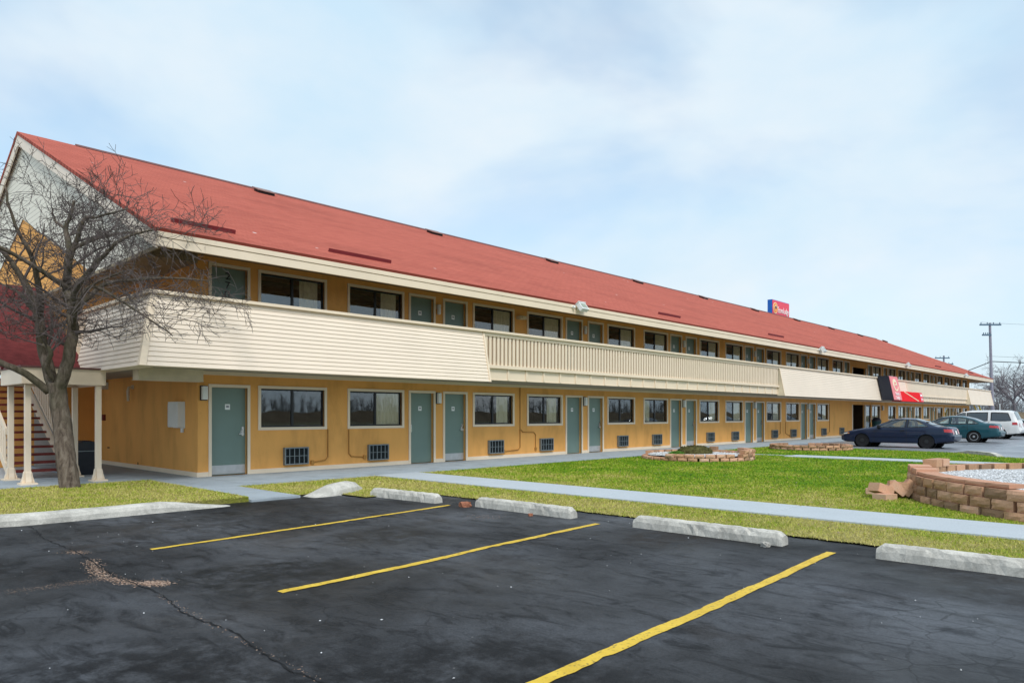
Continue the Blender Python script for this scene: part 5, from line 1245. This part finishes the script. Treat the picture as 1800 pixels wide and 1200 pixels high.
# ------------------------------------------------------------------ cars
M['darkglass'] = plain('dark_car_glass', (.035, .045, .05), .06, .6, coat=.5)
def interp(P, x):
    P = sorted(P)
    if x <= P[0][0]: return P[0][1]
    for (a, va), (b_, vb) in zip(P, P[1:]):
        if x <= b_: t = (x-a)/(b_-a); return va+(vb-va)*(t*t*(3-2*t)*.35+t*.65)
    return P[-1][1]
def inside(pt, P):
    x, y = pt; c = False; n = len(P); j = n-1
    for i in range(n):
        if (P[i][1] > y) != (P[j][1] > y) and x < (P[j][0]-P[i][0])*(y-P[i][1])/(P[j][1]-P[i][1])+P[i][0]: c = not c
        j = i
    return c
def car(name, label, loc, rotz, p):
    T = thing(name, label, 'car', loc, rotz, 'parked cars facing the motel'); Lh = p['L']/2
    def sec(x):
        zt = interp(p['top'], x); zb = min(interp(p['belt'], x), zt-.012); z0 = interp(p['bot'], x); w_ = interp(p['wid'], x); g = max(0, min(1, (zt-zb)/.32)); return zt, zb, z0, w_, g, w_*(.93+(p.get('tumble', .70)-.93)*g), zt-.05*g-.008
    lowy = lambda s, w_: w_*(.945+.055*math.sin(PI*(.12+.70*s)))
    def side_y(x, z):
        zt, zb, z0, w_, g, wt, ze = sec(x)
        if z <= zb: return lowy(max(0, (z-z0)/(zb-z0)), w_)
        t = min(1, (z-zb)/max(ze-zb, 1e-4)); yb = lowy(1, w_); return yb+(wt-yb)*t**1.2
    n = 110; NL, NU, tops = 12, 9, (.9, .6, .3, 0.0); b = MB(); rows = []
    for i in range(n+1):
        x = -Lh+2*Lh*i/n; zt, zb, z0, w_, g, wt, ze = sec(x); r = [(x, w_*.80, z0)]
        for j in range(NL+1): z = z0+.03+(zb-z0-.03)*j/NL; r.append((x, side_y(x, z), z))
        for j in range(1, NU+1): z = zb+(ze-zb)*j/NU; r.append((x, side_y(x, z), z))
        for f in tops: r.append((x, wt*f, ze+(zt-ze)*(1-f*f)))
        rows.append(r)
    k = len(rows[0]); vs = [q for r in rows for q in r]; off = len(vs); vs += [(x, -y, z) for x, y, z in vs]; fs = []
    Ra = p['R']+.055; wins = p['windows']
    for i in range(n):
        for j in range(k-1):
            c = [sum(vs[q][a] for q in (i*k+j, i*k+j+1, (i+1)*k+j, (i+1)*k+j+1))/4 for a in (0, 2)]
            if j <= NL and any(math.hypot(c[0]-wx, c[1]-p['R']) < Ra for wx in p['wheels']): continue
            if NL < j <= NL+NU and any(inside(c, W) for W, _ in wins): continue
            fs.append((i*k+j, (i+1)*k+j, (i+1)*k+j+1, i*k+j+1)); fs.append((off+i*k+j+1, off+(i+1)*k+j+1, off+(i+1)*k+j, off+i*k+j))
    for i in (0, n): fs.append(tuple(i*k+j for j in range(k))+tuple(off+i*k+j for j in range(k-1, -1, -1)))
    b.add(vs, fs); b.build('body', p['paint'], T, smooth=True)
    def patch(poly, side, o_, nx=10, nz=4):
        xs_ = sorted(q[0] for q in poly); x0, x1 = xs_[0], xs_[-1]; m_ = MB(); v = []; X = sorted({x0+(x1-x0)*i/nx for i in range(nx+1)}|set(xs_)); kk = 0
        for x in X:
            xx = min(max(x, x0+1e-4), x1-1e-4); zs = []
            for (a, za), (c, zc) in zip(poly, poly[1:]+poly[:1]):
                if (a-xx)*(c-xx) <= 0 and a != c: zs.append(za+(zc-za)*(xx-a)/(c-a))
            lo, hi = min(zs), max(zs)
            for q in range(nz+1): z = lo+(hi-lo)*q/nz; v.append((xx, side*(side_y(xx, z)+o_), z))
        w_ = nz+1; m_.add(v, [(i*w_+q, i*w_+q+1, (i+1)*w_+q+1, (i+1)*w_+q) for i in range(len(X)-1) for q in range(nz)]); return m_
    def band(poly, side, grow, o_):
        cx = sum(q[0] for q in poly)/len(poly); cz = sum(q[1] for q in poly)/len(poly); P = []
        for (a, za), (c, zc) in zip(poly, poly[1:]+poly[:1]):
            for s in range(6): P.append((a+(c-a)*s/6, za+(zc-za)*s/6))
        m_ = MB(); v = []
        for x, z in P:
            d = math.hypot(x-cx, z-cz); f = 1+grow/d; X2, Z2 = cx+(x-cx)*f, cz+(z-cz)*f; f3 = 1-.02/d; X3, Z3 = cx+(x-cx)*f3, cz+(z-cz)*f3
            v += [(X3, side*(side_y(X3, Z3)+o_), Z3), (X2, side*(side_y(X2, Z2)+o_), Z2)]
        N_ = len(P); m_.add(v, [(2*i, 2*i+1, (2*i+3) % (2*N_), (2*i+2) % (2*N_)) for i in range(N_)]); return m_
    for s in (1, -1):
        for W, gm in wins:
            wo = patch(W, s, .004).build('window', gm, T, recalc=False, smooth=True); band(W, s, .03, .009).build('window_seal', p.get('seal', M['trim']), wo, recalc=False)
        for x0, x1, z0, z1 in p.get('seams', []): patch([(x0, z0), (x0+.014, z0), (x1+.014, z1), (x1, z1)] if abs(x0-x1) > .001 else [(x0, z0), (x0+.014, z0), (x0+.014, z1), (x0, z1)], s, .004, 2, 8).build('door_seam', M['trim'], T, recalc=False)
        for x0, x1, z0, z1 in p.get('molds', []): patch([(x0, z0), (x1, z0), (x1, z1), (x0, z1)], s, .014, 14, 2).build('side_moulding', p['paint'], T, recalc=False)
        for x, z in p.get('handles', []): m_ = MB(); y = side_y(x, z); m_.box(x-.09, x+.09, min(s*y, s*(y+.03)), max(s*y, s*(y+.03)), z-.018, z+.018); m_.build('door_handle', p.get('hmat', M['trim']), T, bevel=.008)
        for wx in p['wheels']:
            m_ = MB(); v = []
            for q in range(31):
                a = PI*q/30*1.12-PI*.06
                for rr in (Ra-.035, Ra+.05): xx = wx+rr*math.cos(a); zz = max(p['R']+rr*math.sin(a), interp(p['bot'], wx)+.02); v.append((xx, s*(side_y(xx, zz)+.007), zz))
            m_.add(v, [(2*q, 2*q+1, 2*q+3, 2*q+2) for q in range(30)]); m_.build('wheel_arch', p['paint'], T, recalc=False, smooth=True)
        mx, mz = p['mirror']; y = side_y(mx, mz); m_ = MB(); m_.hexa([(mx-.07,s*y,mz-.05),(mx+.07,s*y,mz-.05),(mx+.05,s*(y+.2),mz-.03),(mx-.09,s*(y+.2),mz-.03),(mx-.07,s*y,mz+.06),(mx+.05,s*y,mz+.06),(mx+.02,s*(y+.2),mz+.11),(mx-.09,s*(y+.2),mz+.11)]); m_.build('mirror', p.get('mmat', M['trim']), T, bevel=.02)
        patch(p['tail'], s, .008, 8, 4).build('taillight', M['tail'], T, recalc=False, smooth=True); patch(p['head'], s, .008, 8, 4).build('headlight', M['head'], T, recalc=False, smooth=True)
        if 'amber' in p: patch(p['amber'], s, .011, 5, 3).build('indicator', M['amber'], T, recalc=False)
        if 'sill' in p: patch(p['sill'], s, .006, 12, 2).build('sill', p['sillmat'], T, recalc=False)
    # glass and lamps lying on the upper surface
    def toppatch(x0, x1, f0, f1, o_, mat, nm, ny=8, nx=8):
        m_ = MB(); v = []
        for i in range(nx+1):
            x = x0+(x1-x0)*i/nx; zt, zb, z0, w_, g, wt, ze = sec(x); e = .02; dz = (sec(x+e)[0]-sec(x-e)[0])/(2*e); l = math.hypot(1, dz)
            for j in range(ny+1): f = f0+(f1-f0)*j/ny; v.append((x-dz/l*o_, wt*f, ze+(zt-ze)*(1-f*f)+o_/l))
        w_ = ny+1; m_.add(v, [(i*w_+j, i*w_+j+1, (i+1)*w_+j+1, (i+1)*w_+j) for i in range(nx) for j in range(ny)]); return m_.build(nm, mat, T, recalc=False, smooth=True)
    toppatch(*p['shield'], -.92, .92, .012, M['darkglass'], 'windscreen'); toppatch(*p['back'], -.88, .88, .012, M['darkglass'], 'rear_window')
    for a in (-1, 1): toppatch(*p['taily'], a*.55, a*1.0, .012, M['tail'], 'taillight', 4, 4)
    toppatch(*p['plate'], -.22, .22, .016, M['plate'], 'licence_plate', 3, 3)
    m_ = MB(); x = -Lh-.03; zz = p['bump']; m_.hexa([(-Lh-.045,-.70,zz-.09),(-Lh+.25,-.80,zz-.09),(-Lh+.25,.80,zz-.09),(-Lh-.045,.70,zz-.09),(-Lh-.055,-.70,zz+.07),(-Lh+.25,-.80,zz+.07),(-Lh+.25,.80,zz+.07),(-Lh-.055,.70,zz+.07)]); m_.build('bumper', p.get('bmat', p['paint']), T, bevel=.03)
    m_ = MB(); m_.hexa([(Lh-.2,-.74,.30),(Lh+.03,-.62,.30),(Lh+.03,.62,.30),(Lh-.2,.74,.30),(Lh-.2,-.76,.52),(Lh+.04,-.62,.52),(Lh+.04,.62,.52),(Lh-.2,.76,.52)]); m_.build('bumper', p.get('bmat', p['paint']), T, bevel=.03)
    m_ = MB(); wm = interp(p['wid'], 0); m_.box(-Lh+.25, Lh-.25, -wm*.80, wm*.80, .22, .40); m_.build('underbody', M['black'], T)
    for wx in p['wheels']:
        m_ = MB()
        for s in (-1, 1): m_.lathe([(.02, s*(wm*.70)), (p['R']+.07, s*(wm*.70)), (p['R']+.07, s*(wm*.93))], 'y', (wx, 0, p['R']), 20, 0, False)
        m_.build('wheel_well', M['black'], T, recalc=False)
        for s in (1, -1):
            R, wd = p['R'], .20; c = (wx, s*(wm-.125), R); t = MB(); t.lathe([(R*.62,-wd/2),(R*.93,-wd/2),(R,-wd/2+.03),(R,wd/2-.03),(R*.93,wd/2),(R*.62,wd/2-.01)], 'y', (0,0,0), 30); wh = t.build('wheel', M['tyre'], T, smooth=False, loc=c)
            rm = MB(); q = s*(wd/2-.015); rm.lathe([(R*.63, q-.03*s), (R*.63, q+.006*s), (R*.56, q+.004*s), (R*.54, q-.04*s), (.02, q-.045*s)], 'y', (0,0,0), 30, 1 if p.get('spokes') else 0, False)
            if p.get('spokes'):
                for a in range(p['spokes']):
                    A = 2*PI*a/p['spokes']; Rm = Matrix.Rotation(A, 3, 'Y')
                    rm.hexa([tuple(Rm @ Vector(u)) for u in [(-.055,q-.04*s,.03),(.055,q-.04*s,.03),(.055,q+.0,.03),(-.055,q+.0,.03),(-.04,q-.04*s,R*.58),(.04,q-.04*s,R*.58),(.04,q+.004*s,R*.58),(-.04,q+.004*s,R*.58)]], 0)
                rm.lathe([(.055,q-.02*s),(.055,q+.008*s),(.02,q+.012*s)], 'y', (0,0,0), 14)
                rm.lathe([(R*.56,q-.02*s),(R*.635,q-.02*s),(R*.635,q+.008*s),(R*.56,q+.008*s)], 'y', (0,0,0), 30, 0, False)
            else:
                rm.lathe([(.09,q-.04*s),(.085,q+.01*s),(.03,q+.014*s)], 'y', (0,0,0), 16)
            rm.build('rim', [p['rim'], M['black']], wh)
    m_ = MB()
    for sx_ in p['seats']:
        for sy in (-.38, .38): m_.box(sx_-.25, sx_+.25, sy-.24, sy+.24, .4, .58); m_.hexa([(sx_-.30,sy-.23,.58),(sx_-.16,sy-.23,.58),(sx_-.16,sy+.23,.58),(sx_-.30,sy+.23,.58),(sx_-.42,sy-.19,1.02),(sx_-.33,sy-.19,1.02),(sx_-.33,sy+.19,1.02),(sx_-.42,sy+.19,1.02)]); m_.box(sx_-.44, sx_-.36, sy-.12, sy+.12, 1.03, 1.17)
    m_.box(p['dash'], p['dash']+.35, -.68, .68, .45, p['dashz']); m_.build('seats', M['seat'], T)
    return T
coupe = dict(L=4.57, R=.305, wheels=(1.33, -1.30), paint=M['navy'], rim=M['steelrim'], seats=(.05, -.85), dash=.62, dashz=.86, tumble=.66,
    top=[(2.285,.50),(2.26,.60),(2.15,.69),(1.7,.80),(1.2,.885),(.93,.93),(.5,1.13),(.15,1.285),(-.25,1.335),(-.7,1.315),(-1.1,1.205),(-1.5,1.03),(-1.72,.96),(-2.05,.945),(-2.18,.915),(-2.24,.72),(-2.285,.5)],
    belt=[(2.285,.46),(2.15,.63),(1.2,.81),(0,.855),(-1.3,.90),(-2.1,.88),(-2.285,.46)], bot=[(2.285,.27),(2.1,.23),(1.5,.20),(-1.6,.21),(-2.1,.28),(-2.285,.33)],
    wid=[(2.285,.60),(2.15,.74),(1.8,.82),(1.2,.855),(0,.865),(-1.3,.86),(-1.9,.82),(-2.2,.76),(-2.285,.70)],
    windows=[([(.70,.905),(.16,1.18),(-.08,1.245),(-.46,1.255),(-.46,.905)], M['carglass']), ([(-.56,.915),(-.56,1.25),(-.86,1.205),(-1.32,.985),(-1.34,.945)], M['carglass'])],
    seams=[(.80,.80,.24,.88),(-.53,-.53,.24,.89)], handles=[(-.36,.77)], mirror=(.62,.90), molds=[(-.95,.95,.48,.53)],
    tail=[(-1.98,.72),(-1.95,.85),(-2.21,.84),(-2.24,.70)], head=[(2.0,.60),(1.98,.655),(2.235,.60),(2.25,.555)], amber=[(1.90,.60),(1.90,.645),(1.975,.65),(1.99,.605)],
    shield=(.16,.86), back=(-1.50,-.78), taily=(-2.255,-2.195), plate=(-2.262,-2.225), bump=.50)
car('parked_car', 'navy blue two door coupe with black steel wheels parked nose in by the passage', (28.93, -6.68, -.05), PI/2, coupe)
sedan = dict(L=4.80, R=.315, wheels=(1.42, -1.28), paint=M['teal'], rim=M['alloy'], spokes=6, seats=(.15, -.85), dash=.85, dashz=.90, tumble=.70,
    top=[(2.40,.52),(2.36,.64),(2.2,.74),(1.7,.86),(1.25,.94),(1.1,.97),(.65,1.20),(.25,1.375),(-.2,1.43),(-.7,1.405),(-1.15,1.29),(-1.6,1.09),(-1.8,1.03),(-2.15,1.015),(-2.29,.98),(-2.35,.78),(-2.40,.52)],
    belt=[(2.40,.48),(2.2,.68),(1.25,.87),(0,.92),(-1.3,.955),(-2.2,.94),(-2.40,.48)], bot=[(2.40,.27),(2.1,.22),(-1.6,.22),(-2.2,.30),(-2.40,.34)],
    wid=[(2.40,.62),(2.2,.78),(1.8,.85),(1.2,.875),(-1.3,.875),(-2.0,.83),(-2.3,.77),(-2.40,.72)],
    windows=[([(.85,.965),(.40,1.225),(.12,1.315),(-.12,1.335),(-.12,.965)], M['carglass']), ([(-.22,.97),(-.22,1.335),(-.62,1.325),(-.92,1.26),(-.92,.985)], M['carglass']), ([(-1.0,.99),(-1.0,1.235),(-1.14,1.19),(-1.46,1.03),(-1.46,1.005)], M['carglass'])],
    seams=[(.98,.98,.26,.93),(-.17,-.17,.26,.95),(-1.02,-.98,.60,.97)], handles=[(-.02,.85),(-.84,.86)], hmat=M['teal'], mirror=(.78,.96), mmat=M['teal'], molds=[(-.80,1.0,.50,.545)],
    tail=[(-1.95,.80),(-1.98,.92),(-2.32,.89),(-2.34,.77)], head=[(2.0,.64),(1.98,.72),(2.33,.64),(2.35,.585)],
    shield=(.28,1.02), back=(-1.60,-.84), taily=(-2.37,-2.31), plate=(-2.375,-2.335), bump=.52)
car('parked_car', 'teal four door sedan with silver six spoke wheels parked between navy coupe and white van', (38.2, -6.72, -.05), PI/2, sedan)
van = dict(L=5.05, R=.345, wheels=(1.45, -1.48), paint=M['whitecar'], rim=M['alloy'], spokes=5, seats=(.55, -.45, -1.3), dash=1.25, dashz=1.0, tumble=.80, bmat=M['whitecar'],
    top=[(2.525,.55),(2.48,.74),(2.3,.86),(1.9,.97),(1.55,1.06),(1.0,1.40),(.55,1.66),(.1,1.745),(-1.0,1.76),(-1.9,1.735),(-2.15,1.68),(-2.28,1.40),(-2.42,1.02),(-2.48,.7),(-2.525,.55)],
    belt=[(2.525,.5),(2.2,.78),(1.5,.98),(0,1.05),(-2.0,1.07),(-2.40,.98),(-2.525,.5)], bot=[(2.525,.30),(2.2,.26),(-2.0,.28),(-2.525,.38)],
    wid=[(2.525,.66),(2.3,.84),(1.9,.92),(1.2,.95),(-2.0,.95),(-2.35,.92),(-2.525,.86)],
    windows=[([(1.25,1.08),(.72,1.46),(.50,1.57),(.32,1.585),(.32,1.085)], M['carglass']), ([(.22,1.09),(.22,1.59),(-.85,1.60),(-.85,1.10)], M['tintglass']), ([(-1.05,1.11),(-1.05,1.60),(-1.88,1.57),(-2.05,1.15),(-2.02,1.11)], M['tintglass'])],
    seams=[(1.2,1.2,.3,1.05),(.27,.27,.3,1.07),(-.95,-.95,.62,1.08)], handles=[(.42,.94),(.08,.95)], hmat=M['whitecar'], mirror=(1.18,1.08), mmat=M['whitecar'], molds=[(-.9,1.1,.56,.62)],
    tail=[(-2.12,.86),(-2.12,1.02),(-2.36,1.02),(-2.40,.86)], head=[(2.1,.72),(2.05,.84),(2.42,.76),(2.46,.66)],
    sill=[(-2.5,.36),(-1.9,.36),(-1.9,.60),(-2.5,.60)], sillmat=M['whitecar'],
    shield=(.62,1.5), back=(-2.36,-2.16), taily=(-2.47,-2.43), plate=(-2.49,-2.455), bump=.55)
car('parked_car', 'white van with dark side glass parked beyond the teal sedan', (45.85, -6.42, -.05), PI/2, van)
dark = dict(sedan); dark.update(paint=M['darkcar'], hmat=M['darkcar'], mmat=M['darkcar'])
car('parked_car', 'dark green car mostly hidden behind the white van at the right edge', (53.6, -6.4, -.05), PI/2, dark)
